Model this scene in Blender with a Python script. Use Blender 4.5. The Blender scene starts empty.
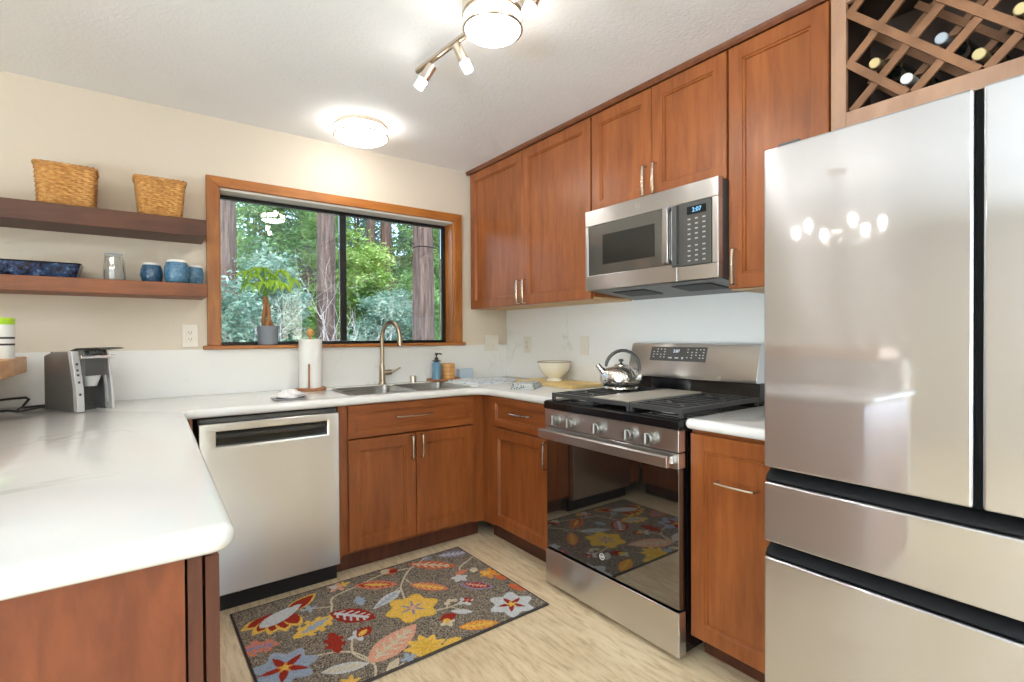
import bpy, bmesh, math, random
import numpy as np
from mathutils import Vector, Matrix
C = bpy.context.scene.collection
SC = bpy.context.scene
PI = math.pi
random.seed(7)

# ------------------------------------------------------------------ camera
FPX = 507.04
YAW, PITCH, ROLL = (math.radians(a) for a in (36.5866, -0.526, -0.3464))
CAM = Vector((-2.3107, -3.184, 1.219))
def make_camera():
    fw = Vector((math.sin(YAW)*math.cos(PITCH), math.cos(YAW)*math.cos(PITCH), math.sin(PITCH)))
    r = Vector((math.cos(YAW), -math.sin(YAW), 0)); u = r.cross(fw)
    r2 = r*math.cos(ROLL) + u*math.sin(ROLL); u2 = -r*math.sin(ROLL) + u*math.cos(ROLL)
    cd = bpy.data.cameras.new('camera'); cd.sensor_width = 36; cd.lens = FPX*36/1024
    cd.clip_start = 0.02; cd.clip_end = 200
    o = bpy.data.objects.new('camera', cd); C.objects.link(o)
    m = Matrix.Identity(4)
    for i in range(3):
        m[i][0] = r2[i]; m[i][1] = u2[i]; m[i][2] = -fw[i]; m[i][3] = CAM[i]
    o.matrix_world = m
    SC.camera = o
make_camera()

# ------------------------------------------------------------------ view, sky, sun, fill lights
SC.view_settings.view_transform = 'Standard'
SC.view_settings.look = 'None'
SC.view_settings.gamma = 1.0
SC.view_settings.use_curve_mapping = False
SC.view_settings.exposure = 0.12
SC.cycles.use_denoising = True
SC.cycles.max_bounces = 10
SC.cycles.diffuse_bounces = 5
SC.cycles.sample_clamp_indirect = 25.0

w = bpy.data.worlds.new('sky'); SC.world = w; w.use_nodes = True
nt = w.node_tree; nt.nodes.clear()
sky = nt.nodes.new('ShaderNodeTexSky'); sky.sky_type = 'NISHITA'; sky.sun_disc = False
sky.sun_elevation = math.radians(48); sky.sun_rotation = math.radians(200)
bgn = nt.nodes.new('ShaderNodeBackground'); bgn.inputs['Strength'].default_value = 0.75
wo = nt.nodes.new('ShaderNodeOutputWorld')
nt.links.new(sky.outputs[0], bgn.inputs['Color']); nt.links.new(bgn.outputs[0], wo.inputs['Surface'])

def sun(name, energy, direction, color, angle):
    d = bpy.data.lights.new(name, 'SUN'); d.energy = energy; d.color = color; d.angle = angle
    o = bpy.data.objects.new(name, d); C.objects.link(o)
    o.rotation_euler = Vector(direction).to_track_quat('-Z', 'Y').to_euler(); o.location = (0, 8, 12)
sun('sun', 6.5, (0.35, 0.75, -1.1), (1, .97, .9), math.radians(3))

def area(name, loc, direction, sx, sy, energy, color, spread=180):
    d = bpy.data.lights.new(name, 'AREA'); d.shape = 'RECTANGLE'; d.size = sx; d.size_y = sy
    d.energy = energy; d.color = color; d.spread = math.radians(spread)
    o = bpy.data.objects.new(name, d); C.objects.link(o); o.location = loc
    o.rotation_euler = Vector(direction).to_track_quat('-Z', 'Z').to_euler()
# fill lights added outside the unseen patio door (left) and rear window
area('fill_patio', (-6.75, -4.6, 1.0), (1, .3, 1.0), 2.5, 2.0, 330, (.72, .87, 1.0), 100)
area('fill_window', (-2.9, -6.45, 1.3), (0, 1, .8), 3.2, 1.5, 8, (.74, .88, 1.0), 110)

# ------------------------------------------------------------------ node material helpers
def new_mat(name):
    m = bpy.data.materials.new(name); m.use_nodes = True
    n = m.node_tree; b = n.nodes['Principled BSDF']
    return m, n, b
def setp(b, **k):
    for key, v in k.items():
        b.inputs[key.replace('_', ' ')].default_value = v
def simple(name, col, rough=.5, metal=0, spec=.5, **k):
    m, n, b = new_mat(name)
    b.inputs['Base Color'].default_value = (*col, 1); b.inputs['Roughness'].default_value = rough
    b.inputs['Metallic'].default_value = metal; b.inputs['Specular IOR Level'].default_value = spec
    setp(b, **k)
    return m
def coords(n, kind='Object', scale=(1, 1, 1), rot=(0, 0, 0)):
    t = n.nodes.new('ShaderNodeTexCoord'); mp = n.nodes.new('ShaderNodeMapping')
    mp.inputs['Scale'].default_value = scale; mp.inputs['Rotation'].default_value = rot
    n.links.new(t.outputs[kind], mp.inputs['Vector'])
    return mp.outputs['Vector']
def noise(n, vec, scale, detail=4, rough=.55, dist=0):
    t = n.nodes.new('ShaderNodeTexNoise'); t.inputs['Scale'].default_value = scale
    t.inputs['Detail'].default_value = detail; t.inputs['Roughness'].default_value = rough
    t.inputs['Distortion'].default_value = dist
    if vec is not None: n.links.new(vec, t.inputs['Vector'])
    return t.outputs['Fac']
def ramp(n, fac, stops):
    r = n.nodes.new('ShaderNodeValToRGB'); cr = r.color_ramp
    while len(cr.elements) < len(stops): cr.elements.new(.5)
    for e, (p, c) in zip(cr.elements, stops):
        e.position = p; e.color = (*c, 1)
    n.links.new(fac, r.inputs['Fac'])
    return r.outputs['Color']
def bump(n, b, height, strength, dist=.01):
    bp = n.nodes.new('ShaderNodeBump'); bp.inputs['Strength'].default_value = strength
    bp.inputs['Distance'].default_value = dist
    n.links.new(height, bp.inputs['Height']); n.links.new(bp.outputs[0], b.inputs['Normal'])
def mixc(n, fac, a, b_, mode='MIX'):
    mx = n.nodes.new('ShaderNodeMix'); mx.data_type = 'RGBA'; mx.blend_type = mode
    for sock, v in ((mx.inputs[0], fac), (mx.inputs[6], a), (mx.inputs[7], b_)):
        if hasattr(v, 'links'): n.links.new(v, sock)
        else: sock.default_value = v if not isinstance(v, tuple) else (*v, 1)[:4]
    return mx.outputs[2]

def wood(name, dark, light, scale=(14, 14, 1.6), rough=.38, coat=.14, blotch=.2):
    m, n, b = new_mat(name)
    v = coords(n, 'Object', scale)
    f = noise(n, v, 2.2, 6, .6, .35)
    col = ramp(n, f, [(.3, dark), (.7, light)])
    v2 = coords(n, 'Object', (2.5, 2.5, 1.2))
    f2 = noise(n, v2, 2.0, 3, .5)
    c2 = ramp(n, f2, [(.3, (1-blotch,)*3), (.75, (1.12,)*3)])
    n.links.new(mixc(n, 1.0, col, c2, 'MULTIPLY'), b.inputs['Base Color'])
    b.inputs['Roughness'].default_value = rough
    b.inputs['Coat Weight'].default_value = coat; b.inputs['Coat Roughness'].default_value = .25
    return m
CHERRY = wood('stained_cherry', (.225, .058, .013), (.36, .106, .024))
CHERRY_H = wood('stained_cherry_across', (.225, .058, .013), (.36, .106, .024), (1.6, 14, 14))
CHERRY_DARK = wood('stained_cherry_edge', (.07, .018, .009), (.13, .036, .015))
SHELFWOOD = wood('shelf_walnut_stain', (.060, .018, .009), (.125, .040, .016), (1.6, 14, 14), .5, 0)
SHELFWOOD2 = wood('shelf_cherry_stain', (.17, .050, .017), (.29, .095, .032), (1.6, 14, 14), .5, 0)
PINE = wood('orange_pine', (.30, .085, .012), (.52, .19, .034), (1.5, 9, 9), .4, .3)
PINE_V = wood('orange_pine_upright', (.30, .085, .012), (.52, .19, .034), (9, 9, 1.5), .4, .3)
RAWWOOD = wood('raw_maple_edge', (.55, .34, .15), (.72, .48, .24), (2, 9, 9), .55, 0)
LATTICE = wood('lattice_wood', (.20, .085, .035), (.33, .155, .072), (5, 5, 5), .5, 0)
RACKFRAME = wood('rack_frame_wood_glare', (.38, .20, .12), (.50, .29, .18), (5, 5, 2), .35, .3)  # paler, pinkish tone: glare on the rack frame put into the wood colour
LEDGE = wood('ledge_wood', (.50, .21, .075), (.80, .46, .20), (9, 1.6, 9), .45, .2)
BOARDW = wood('board_maple', (.70, .46, .15), (.86, .63, .27), (8, 2, 8), .5, 0, .15)
CANDLEW = wood('turned_wood', (.60, .26, .06), (.78, .42, .13), (8, 8, 8), .4, .2)
REDWOODW = wood('towel_holder_wood', (.30, .10, .03), (.46, .19, .07), (8, 8, 3), .4, .3)

def brushed(name, col, rough, aniso, tangent=(0, 0, 1), wide=.45):
    """brushed metal: a clear lobe plus a lobe smeared across the brush lines"""
    m, n, b = new_mat(name); out_ = n.nodes['Material Output']
    cx = n.nodes.new('ShaderNodeCombineXYZ')
    for i in range(3): cx.inputs[i].default_value = tangent[i]
    v = coords(n, 'Object', (3, 3, 500) if tangent[2] else (3, 500, 3))
    f = noise(n, v, 1.0, 2, .5)
    mr = n.nodes.new('ShaderNodeMapRange'); mr.inputs[3].default_value = rough*.85; mr.inputs[4].default_value = rough*1.15
    n.links.new(f, mr.inputs[0])
    b2 = n.nodes.new('ShaderNodeBsdfPrincipled')
    for q, an in ((b, aniso), (b2, 1.0)):
        q.inputs['Base Color'].default_value = (*col, 1); q.inputs['Metallic'].default_value = 1
        q.inputs['Anisotropic'].default_value = an; n.links.new(cx.outputs[0], q.inputs['Tangent'])
    n.links.new(mr.outputs[0], b.inputs['Roughness']); b2.inputs['Roughness'].default_value = .31
    mx = n.nodes.new('ShaderNodeMixShader'); mx.inputs[0].default_value = wide
    n.links.new(b.outputs[0], mx.inputs[1]); n.links.new(b2.outputs[0], mx.inputs[2]); n.links.new(mx.outputs[0], out_.inputs[0])
    return m
STEEL = brushed('brushed_steel', (.70, .69, .69), .20, .7, wide=.5)
FRIDGE = brushed('fridge_steel', (.68, .69, .73), .035, .4, wide=.62)
STEEL_FLAT = simple('satin_steel', (.62, .60, .57), .28, 1)
NICKEL = simple('brushed_nickel', (.68, .60, .50), .25, 1)
FAUCETM = simple('warm_nickel', (.46, .38, .29), .28, 1)
KNOBM = simple('knob_steel', (.30, .29, .27), .36, 1)

CHROME = simple('polished_steel', (.80, .78, .75), .17, 1)
BRONZE = simple('dark_bronze', (.10, .075, .05), .35, 1)
BLACK = simple('black_plastic', (.012, .012, .013), .38)
RUBBER = simple('matte_black_rubber', (.006, .006, .006), .9, 0, .08)
BLACKGLOSS = simple('black_enamel', (.006, .006, .007), .12)
IRON = simple('cast_iron', (.055, .054, .052), .33)
GRIDDLE = simple('griddle_plate', (.56, .51, .43), .42, .3)
DARKGREY = simple('dark_grey_plastic', (.07, .066, .06), .35)
CHAR = simple('charcoal_plastic', (.105, .10, .095), .33, .3)
SILVER = simple('silver_plastic', (.62, .62, .62), .35, .4)
WHITEPL = simple('white_plastic', (.76, .71, .63), .4)
SLOT = simple('slot_dark', (.03, .03, .03), .6)
PAPER = simple('paper_towel', (.86, .85, .83), .85)
FRAMEBLK = simple('black_aluminium', (.012, .012, .013), .4, .2)
OVENGLASS, _n, _b = new_mat('oven_glass')
setp(_b, Base_Color=(.008, .007, .006, 1), Roughness=.03, IOR=2.9)
MWGLASS, _n, _b = new_mat('microwave_glass')
setp(_b, Base_Color=(.075, .07, .06, 1), Roughness=.06, IOR=1.9)

def emit(name, col, s):
    m = bpy.data.materials.new(name); m.use_nodes = True; n = m.node_tree; n.nodes.clear()
    e = n.nodes.new('ShaderNodeEmission'); e.inputs[0].default_value = (*col, 1); e.inputs[1].default_value = s
    o = n.nodes.new('ShaderNodeOutputMaterial'); n.links.new(e.outputs[0], o.inputs[0])
    return m
LAMP = emit('lit_diffuser', (1, .97, .92), 15)
LAMP2 = emit('lit_drum', (1, .98, .94), 23)
SPOTGLOW = emit('lit_spot_tip', (1, .96, .9), 30)
BULB = emit('lit_bulb', (1, .94, .86), 70)
LED = emit('lit_display', (.25, .65, 1.0), 1.6)
LEDW = emit('lit_display_pale', (.75, .85, 1.0), 1.1)

def glass_mat(name, tint=(1, 1, 1), ior=1.5, rough=.0):
    m = bpy.data.materials.new(name); m.use_nodes = True; n = m.node_tree; n.nodes.clear()
    t = n.nodes.new('ShaderNodeBsdfTransparent'); t.inputs[0].default_value = (*tint, 1)
    g = n.nodes.new('ShaderNodeBsdfGlossy'); g.inputs['Roughness'].default_value = rough
    f = n.nodes.new('ShaderNodeFresnel'); f.inputs[0].default_value = ior
    mx = n.nodes.new('ShaderNodeMixShader'); o = n.nodes.new('ShaderNodeOutputMaterial')
    n.links.new(f.outputs[0], mx.inputs[0]); n.links.new(t.outputs[0], mx.inputs[1]); n.links.new(g.outputs[0], mx.inputs[2])
    n.links.new(mx.outputs[0], o.inputs[0])
    return m
PANE = glass_mat('window_glass', (.96, .98, .97), 1.6)
TUMBLER = simple('clear_glass', (.95, .98, 1.0), .02, Transmission_Weight=1.0, IOR=1.45)

def quartz(name, rough):
    m, n, b = new_mat(name)
    v = coords(n, 'Object', (1, 1, 1), (.3, .2, .6))
    wv = n.nodes.new('ShaderNodeTexNoise'); wv.inputs['Scale'].default_value = 1.7; wv.inputs['Detail'].default_value = 6
    wv.inputs['Distortion'].default_value = .8; n.links.new(v, wv.inputs['Vector'])
    vein = ramp(n, wv.outputs['Fac'], [(.488, (1, 1, 1)), (.5, (.84, .83, .82)), (.512, (1, 1, 1))])
    f2 = noise(n, v, 2.2, 2)
    gate = ramp(n, f2, [(.5, (0, 0, 0)), (.66, (1, 1, 1))])
    base = mixc(n, gate, (.80, .79, .765), mixc(n, 1.0, (.80, .79, .765, 1), vein, 'MULTIPLY'))
    n.links.new(base, b.inputs['Base Color'])
    b.inputs['Roughness'].default_value = rough
    return m
QUARTZ = quartz('white_quartz', .07)
QUARTZ_WALL = quartz('honed_quartz', .45)
def plaster(name, col, scale=220, st=.12):
    m, n, b = new_mat(name)
    v = coords(n)
    f = noise(n, v, scale, 3, .6); f2 = noise(n, v, 1.3, 2)
    c = ramp(n, f2, [(.3, tuple(x*.97 for x in col)), (.7, col)])
    n.links.new(c, b.inputs['Base Color']); b.inputs['Roughness'].default_value = .75
    b.inputs['Specular IOR Level'].default_value = .25
    bump(n, b, f, st, .004)
    return m
WALLP = plaster('cream_wall_paint', (.72, .635, .525), 60, .25)
CEILP = plaster('white_ceiling_paint', (.86, .86, .86), 75, .5)
def floor_mat():
    m, n, b = new_mat('pale_plank_floor')
    v = coords(n, 'Object', (16, 2.4, 1))
    f = noise(n, v, 3.4, 8, .68, .5)
    c = ramp(n, f, [(.28, (.52, .38, .21)), (.5, (.80, .645, .42)), (.72, (.90, .78, .57))])
    v2 = coords(n, 'Object', (3, 1.5, 1)); f2 = noise(n, v2, 1.6, 3)
    c2 = ramp(n, f2, [(.35, (.93, .89, .84)), (.7, (1.04, 1.04, 1.02))])
    n.links.new(mixc(n, 1, c, c2, 'MULTIPLY'), b.inputs['Base Color'])
    b.inputs['Roughness'].default_value = .42
    return m
FLOORM = floor_mat()

# ------------------------------------------------------------------ mesh helpers
class MB:
    """collects shapes and links them as ONE mesh object"""
    def __init__(s): s.v = []; s.f = []; s.mi = []; s.cur = 0
    def add(s, vs, fs):
        o = len(s.v); s.v += [tuple(p) for p in vs]
        for f in fs: s.f.append(tuple(i+o for i in f)); s.mi.append(s.cur)
        return s
    def box(s, x0, x1, y0, y1, z0, z1, M=None):
        vs = [Vector((x, y, z)) for z in (z0, z1) for y in (y0, y1) for x in (x0, x1)]
        if M is not None: vs = [M @ p for p in vs]
        return s.add(vs, [(0, 2, 3, 1), (4, 5, 7, 6), (0, 1, 5, 4), (2, 6, 7, 3), (0, 4, 6, 2), (1, 3, 7, 5)])
    def prism(s, poly, a, b, axis='x'):
        """poly: list of 2-D points; extruded along axis from a to b"""
        def P(p, t):
            return {'x': (t, p[0], p[1]), 'y': (p[0], t, p[1]), 'z': (p[0], p[1], t)}[axis]
        n = len(poly); vs = [P(p, a) for p in poly] + [P(p, b) for p in poly]
        fs = [tuple(range(n)), tuple(range(2*n-1, n-1, -1))]
        fs += [(i, i+n, (i+1) % n+n, (i+1) % n) for i in range(n)]
        return s.add(vs, fs)
    def lathe(s, prof, n=32, M=None, cap0=True, cap1=True):
        vs = []; fs = []
        for r, z in prof:
            for k in range(n):
                a = 2*PI*k/n; vs.append(Vector((r*math.cos(a), r*math.sin(a), z)))
        for j in range(len(prof)-1):
            for k in range(n):
                a = j*n+k; b_ = j*n+(k+1) % n
                fs.append((a, b_, b_+n, a+n))
        if cap0: fs.append(tuple(range(n-1, -1, -1)))
        if cap1: fs.append(tuple((len(prof)-1)*n+k for k in range(n)))
        if M is not None: vs = [M @ p for p in vs]
        return s.add(vs, fs)
    def cyl(s, p0, p1, r, n=20, r1=None):
        p0 = Vector(p0); p1 = Vector(p1); d = p1-p0
        M = Matrix.Translation(p0) @ d.to_track_quat('Z', 'Y').to_matrix().to_4x4()
        return s.lathe([(r, 0), (r if r1 is None else r1, d.length)], n, M)
    def tube(s, pts, r, n=10, closed=False, flat=None):
        pts = [Vector(p) for p in pts]; N = len(pts)
        rs = r if isinstance(r, (list, tuple)) else [r]*N
        vs = []; fs = []; up = None
        for i, p in enumerate(pts):
            if closed: t = (pts[(i+1) % N]-pts[i-1])
            else: t = pts[min(i+1, N-1)]-pts[max(i-1, 0)]
            t.normalize()
            if up is None:
                up = Vector((0, 0, 1)) if abs(t.z) < .9 else Vector((1, 0, 0))
            a = t.cross(up).normalized(); b_ = a.cross(t).normalized(); up = b_
            for k in range(n):
                q = 2*PI*k/n
                ca, sa = math.cos(q)*rs[i], math.sin(q)*rs[i]
                if flat: ca *= flat[0]; sa *= flat[1]
                vs.append(p+a*ca+b_*sa)
        for i in range(N if closed else N-1):
            for k in range(n):
                a = i*n+k; b_ = i*n+(k+1) % n; c = ((i+1) % N)*n
                fs.append((a, b_, c+(k+1) % n, c+k))
        if not closed:
            fs.append(tuple(range(n-1, -1, -1))); fs.append(tuple((N-1)*n+k for k in range(n)))
        return s.add(vs, fs)
    def ball(s, c, r, n=16, sq=(1, 1, 1)):
        prof = [(max(1e-4, math.sin(PI*j/(n//2))), -math.cos(PI*j/(n//2))) for j in range(n//2+1)]
        M = Matrix.Translation(c) @ Matrix.Diagonal((r*sq[0], r*sq[1], r*sq[2], 1))
        return s.lathe(prof, n, M)
    def ring(s, c, R, r, n=40, m=8, M=None):
        pts = [Vector((R*math.cos(2*PI*k/n), R*math.sin(2*PI*k/n), 0)) for k in range(n)]
        pts = [(M @ p if M is not None else p)+Vector(c) for p in pts]
        return s.tube(pts, r, m, True)
    def build(s, name, mat, parent=None, bevel=0, seg=2, angle=35, smooth=True, loc=None, recalc=True):
        me = bpy.data.meshes.new(name)
        me.from_pydata(s.v, [], s.f)
        for mm in (mat if isinstance(mat, (list, tuple)) else [mat]): me.materials.append(mm)
        if any(s.mi):
            me.polygons.foreach_set('material_index', s.mi)
        if recalc:
            bm = bmesh.new(); bm.from_mesh(me); bmesh.ops.recalc_face_normals(bm, faces=bm.faces); bm.to_mesh(me); bm.free()
        if smooth:
            me.polygons.foreach_set('use_smooth', [True]*len(me.polygons))
            if not bevel: me.set_sharp_from_angle(angle=math.radians(angle))
        me.update()
        o = bpy.data.objects.new(name, me); C.objects.link(o)
        if parent is not None: o.parent = parent
        if loc is not None: o.location = loc
        if bevel:
            md = o.modifiers.new('bevel', 'BEVEL'); md.width = bevel; md.segments = seg
            md.limit_method = 'ANGLE'; md.angle_limit = math.radians(40); md.harden_normals = True
        return o
def B(*a): return MB().box(*a)

def tag(o, label, cat, group=None):
    o['label'] = label; o['category'] = cat
    if group: o['group'] = group
    return o
def thing(name, label, cat, loc=(0, 0, 0), rotz=0, group=None):
    o = bpy.data.objects.new(name, None); C.objects.link(o); o.empty_display_size = .05
    o.location = loc; o.rotation_euler = (0, 0, rotz)
    return tag(o, label, cat, group)
def struct(o):
    o['kind'] = 'structure'; return o
def dup(root, loc=None, rotz=None, label=None):
    r = root.copy(); C.objects.link(r)
    if loc is not None: r.location = loc
    if rotz is not None: r.rotation_euler = (0, 0, rotz)
    if label: r['label'] = label
    for ch in list(root.children):
        c = ch.copy(); C.objects.link(c); c.parent = r
        for g in list(ch.children):
            d = g.copy(); C.objects.link(d); d.parent = c
    return r
def text_mesh(name, s, size, mat, parent, M, depth=.0004):
    cu = bpy.data.curves.new(name, 'FONT'); cu.body = s; cu.size = size; cu.extrude = depth
    cu.align_x = 'CENTER'; cu.align_y = 'CENTER'
    t = bpy.data.objects.new('tmp', cu); C.objects.link(t)
    dg = bpy.context.evaluated_depsgraph_get()
    me = bpy.data.meshes.new_from_object(t.evaluated_get(dg))
    bpy.data.objects.remove(t); bpy.data.curves.remove(cu)
    me.name = name; me.materials.clear(); me.materials.append(mat); me.transform(M)
    o = bpy.data.objects.new(name, me); C.objects.link(o); o.parent = parent
    return o
FACE = Matrix.Rotation(PI/2, 4, 'X')      # text lying in xy -> standing, facing -y
R90 = -PI/2                               # right-hand run: local -y (front) faces world -x

# ------------------------------------------------------------------ room shell
CEIL = 2.42
X0, Y0 = -6.6, -6.3
struct(B(X0-.2, .2, Y0-.2, .16, -.1, 0).build('floor', FLOORM))
struct(B(X0-.2, .2, Y0-.2, .16, CEIL, CEIL+.1).build('ceiling', CEILP))
struct(B(0, .16, Y0-.16, .16, 0, CEIL).build('wall_right', WALLP))
WX0, WX1, WZ0, WZ1 = -1.94, -.468, 1.178, 2.042
m = MB()
m.box(X0-.16, WX0, 0, .16, 0, CEIL); m.box(WX1, 0, 0, .16, 0, CEIL)
m.box(WX0, WX1, 0, .16, 0, WZ0); m.box(WX0, WX1, 0, .16, WZ1, CEIL)
struct(m.build('wall_back', WALLP))
m = MB()
m.box(X0-.16, X0, Y0-.16, -5.9, 0, CEIL); m.box(X0-.16, X0, -3.3, 0, 0, CEIL); m.box(X0-.16, X0, -5.9, -3.3, 2.15, CEIL)
struct(m.build('wall_left', WALLP))
m = MB()
m.box(X0, -4.6, Y0-.16, Y0, 0, CEIL); m.box(-1.2, 0, Y0-.16, Y0, 0, CEIL)
m.box(-4.6, -1.2, Y0-.16, Y0, 0, .65); m.box(-4.6, -1.2, Y0-.16, Y0, 2.25, CEIL)
struct(m.build('wall_front', WALLP))
struct(B(-2.97, -2.83, -2.2, -.001, 0, 1.07).build('wall_inner', WALLP))
# patio door and rear window (unseen, added behind the viewer for the fill lights)
m = MB()
for y0, y1 in ((-5.9, -5.83), (-4.64, -4.56), (-3.37, -3.3)): m.box(X0-.1, X0-.04, y0, y1, 0, 2.15)
m.box(X0-.1, X0-.04, -5.83, -3.37, 2.09, 2.15); m.box(X0-.1, X0-.04, -5.83, -3.37, 0, .06)
dr = struct(m.build('door_1', FRAMEBLK))
B(X0-.075, X0-.069, -5.83, -4.64, .06, 2.09).build('pane', PANE, dr); B(X0-.075, X0-.069, -4.56, -3.37, .06, 2.09).build('pane', PANE, dr)
m = MB()
for x0, x1 in ((-4.6, -4.54), (-2.93, -2.87), (-1.26, -1.2)): m.box(x0, x1, Y0-.1, Y0-.04, .65, 2.25)
m.box(-4.54, -1.26, Y0-.1, Y0-.04, .65, .71); m.box(-4.54, -1.26, Y0-.1, Y0-.04, 2.19, 2.25)
wn = struct(m.build('window_2', FRAMEBLK))
B(-4.54, -2.93, Y0-.075, Y0-.069, .71, 2.19).build('pane', PANE, wn); B(-2.87, -1.26, Y0-.075, Y0-.069, .71, 2.19).build('pane', PANE, wn)

# quartz backsplash slabs
struct(B(-2.83, -.0, -.02, 0, .914, 1.158).build('trim_1', QUARTZ_WALL))
struct(B(-.014, 0, -2.43, -.02, .914, 1.425).build('trim_2', QUARTZ_WALL))

# kitchen window
win = bpy.data.objects.new('window_1', None); C.objects.link(win); win.location = (-1.2, 0, WZ0); struct(win)
def wp(mb, name, mat, parent=win, **k):
    mb.v = [(a+1.2, b, c-WZ0) for a, b, c in mb.v]
    return mb.build(name, mat, parent, **k)
CX0, CX1, CZ1 = -2.0, -.408, 2.098
m = MB()   # casing boards: mitred
m.prism([(CX0, CZ1), (CX1, CZ1), (WX1, WZ1), (WX0, WZ1)], -.022, 0, 'y')
wp(m, 'casing_head', PINE, bevel=.003)
for a, b_ in ((CX0, WX0), (CX1, WX1)):
    m = MB().prism([(a, 1.178), (a, CZ1), (b_, WZ1), (b_, 1.178)], -.022, 0, 'y')
    wp(m, 'casing_side', PINE_V, bevel=.003)
wp(B(CX0-.02, CX1+.015, -.045, .155, 1.158, 1.178), 'window_sill', PINE, bevel=.004)
wp(B(WX0, WX0+.008, 0, .14, 1.178, WZ1), 'jamb', PINE_V); wp(B(WX1-.010, WX1, 0, .14, 1.178, WZ1), 'jamb', PINE_V)
wp(B(WX0+.008, WX1-.010, 0, .14, WZ1-.012, WZ1), 'head_jamb', simple('painted_jamb', (.72, .69, .64), .5))
fx0, fx1, fz0, fz1 = WX0+.0085, WX1-.0105, 1.1785, WZ1-.0125
m = MB()
m.box(fx0, fx0+.012, .10, .135, fz0, fz1); m.box(fx1-.03, fx1, .10, .135, fz0, fz1)
m.box(fx0+.012, fx1-.03, .10, .135, fz0, fz0+.018); m.box(fx0+.012, fx1-.03, .10, .135, fz1-.02, fz1)
wp(m, 'sash_frame', FRAMEBLK, bevel=.002)
wp(B(-1.247, -1.207, .102, .133, fz0+.0185, fz1-.0205), 'mullion', FRAMEBLK, bevel=.002)
wp(B(fx0+.0125, -1.2475, .116, .121, fz0+.0185, fz1-.0205), 'pane', PANE)
wp(B(-1.2065, fx1-.0305, .116, .121, fz0+.0185, fz1-.0205), 'pane', PANE)

# ------------------------------------------------------------------ cabinets
def nested(w_, h, rings, t=.02, x=0, z=0, m=None):
    """panel door: nested rectangles (inset, depth); front faces -y, front plane y=0"""
    m = m or MB(); vs = []; fs = []
    rings = [(0, t)]+rings
    for ins, y in rings:
        vs += [(x+ins, y, z+ins), (x+w_-ins, y, z+ins), (x+w_-ins, y, z+h-ins), (x+ins, y, z+h-ins)]
    for j in range(len(rings)-1):
        for k in range(4):
            a = j*4+k; b_ = j*4+(k+1) % 4
            fs.append((a, b_, b_+4, a+4))
    L = (len(rings)-1)*4
    fs += [(L, L+1, L+2, L+3), (3, 2, 1, 0)]
    return m.add(vs, fs)
def shaker(w_, h, stile=.058, x=0, z=0):
    return nested(w_, h, [(0, .003), (.003, 0), (stile, 0), (stile+.003, .005), (stile+.009, .005), (stile+.012, .012)], x=x, z=z)
def pull(parent, cx, cz, L, vertical, y=0):
    pts = []
    for t, o in ((-.5, 0), (-.5, -.022), (-.47, -.029), (-.25, -.033), (0, -.034), (.25, -.033), (.47, -.029), (.5, -.022), (.5, 0)):
        pts.append((cx, y+o, cz+t*L) if vertical else (cx+t*L, y+o, cz))
    m = MB().tube(pts, .0062, 8, flat=(1.15, .8))
    return m.build('handle', NICKEL, parent)

# upper cabinets: local x runs towards the viewer along the right wall, local y = depth
UX = -.345; UTOP = 2.392
def upper(name, label, yleft, width, z0, doors, dz0=None, group='cherry wall cabinets'):
    t = thing(name, label, 'cabinet', (UX, yleft, z0), R90, group)
    dz0 = z0 if dz0 is None else dz0
    h = CEIL-.002-z0
    m = B(0, width, .021, -UX-.001, .012, h)
    m.build('cabinet_body', CHERRY, t)
    B(.001, width-.001, .03, -UX-.001, 0, .0118).build('underside_panel', RAWWOOD, t)
    for x0, x1, hx, hz in doors:
        d_ = shaker(x1-x0, UTOP-dz0, x=x0, z=dz0-z0).build('door', CHERRY, t)
        if hx is not None: pull(d_, hx, hz-z0, .145, True)
    return t
upper('wall_cabinet', 'tall two-door cherry wall cabinet between the window wall and the microwave', -.022, 1.231, 1.418,
      [(.012, .629, .602, 1.502), (.633, 1.224, .664, 1.502)])
upper('wall_cabinet', 'short two-door cherry wall cabinet right above the microwave', -1.2545, .777, 1.866,
      [(.004, .394, .366, 1.952), (.398, .773, .424, 1.952)])
upper('wall_cabinet', 'single-door cherry wall cabinet between the microwave and the wine rack', -2.033, .384, 1.404,
      [(.004, .379, .036, 1.496)], 1.408)
# crown strip
m = MB()
m.prism([(UX-.002, UTOP+.003), (UX-.006, UTOP+.003), (UX-.012, UTOP+.012), (UX-.016, CEIL-.010), (UX-.018, CEIL-.001), (UX-.002, CEIL-.001)], -3.37, -.001, 'y')
struct(m.build('trim_3', wood('crown_stain', (.12, .034, .012), (.20, .060, .020), (1.6, 14, 14))))

# wine rack over the refrigerator
RY0 = 2.42
rk = thing('wine_rack', 'diamond-lattice wooden wine rack above the stainless refrigerator', 'wine rack', (UX, -RY0, 1.925), R90)
W_ = .94; zb = 1.925
m = MB()
m.box(0, .047, 0, .02, 0, CEIL-.03-zb); m.box(W_-.047, W_, 0, .02, 0, CEIL-.03-zb)
m.box(.047, W_-.047, 0, .02, 0, .056); m.box(.047, W_-.047, 0, .02, CEIL-.065-zb, CEIL-.03-zb)
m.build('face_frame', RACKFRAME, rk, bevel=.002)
m = MB()
m.box(0, .012, .02, .343, 0, CEIL-.005-zb); m.box(W_-.012, W_, .02, .343, 0, CEIL-.005-zb)
m.box(.012, W_-.012, .02, .343, 0, .012); m.box(.012, W_-.012, .02, .33, CEIL-.017-zb, CEIL-.005-zb); m.box(.012, W_-.012, .33, .343, .012, CEIL-.005-zb)
m.build('rack_box', simple('rack_interior', (.055, .028, .016), .6), rk)
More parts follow.
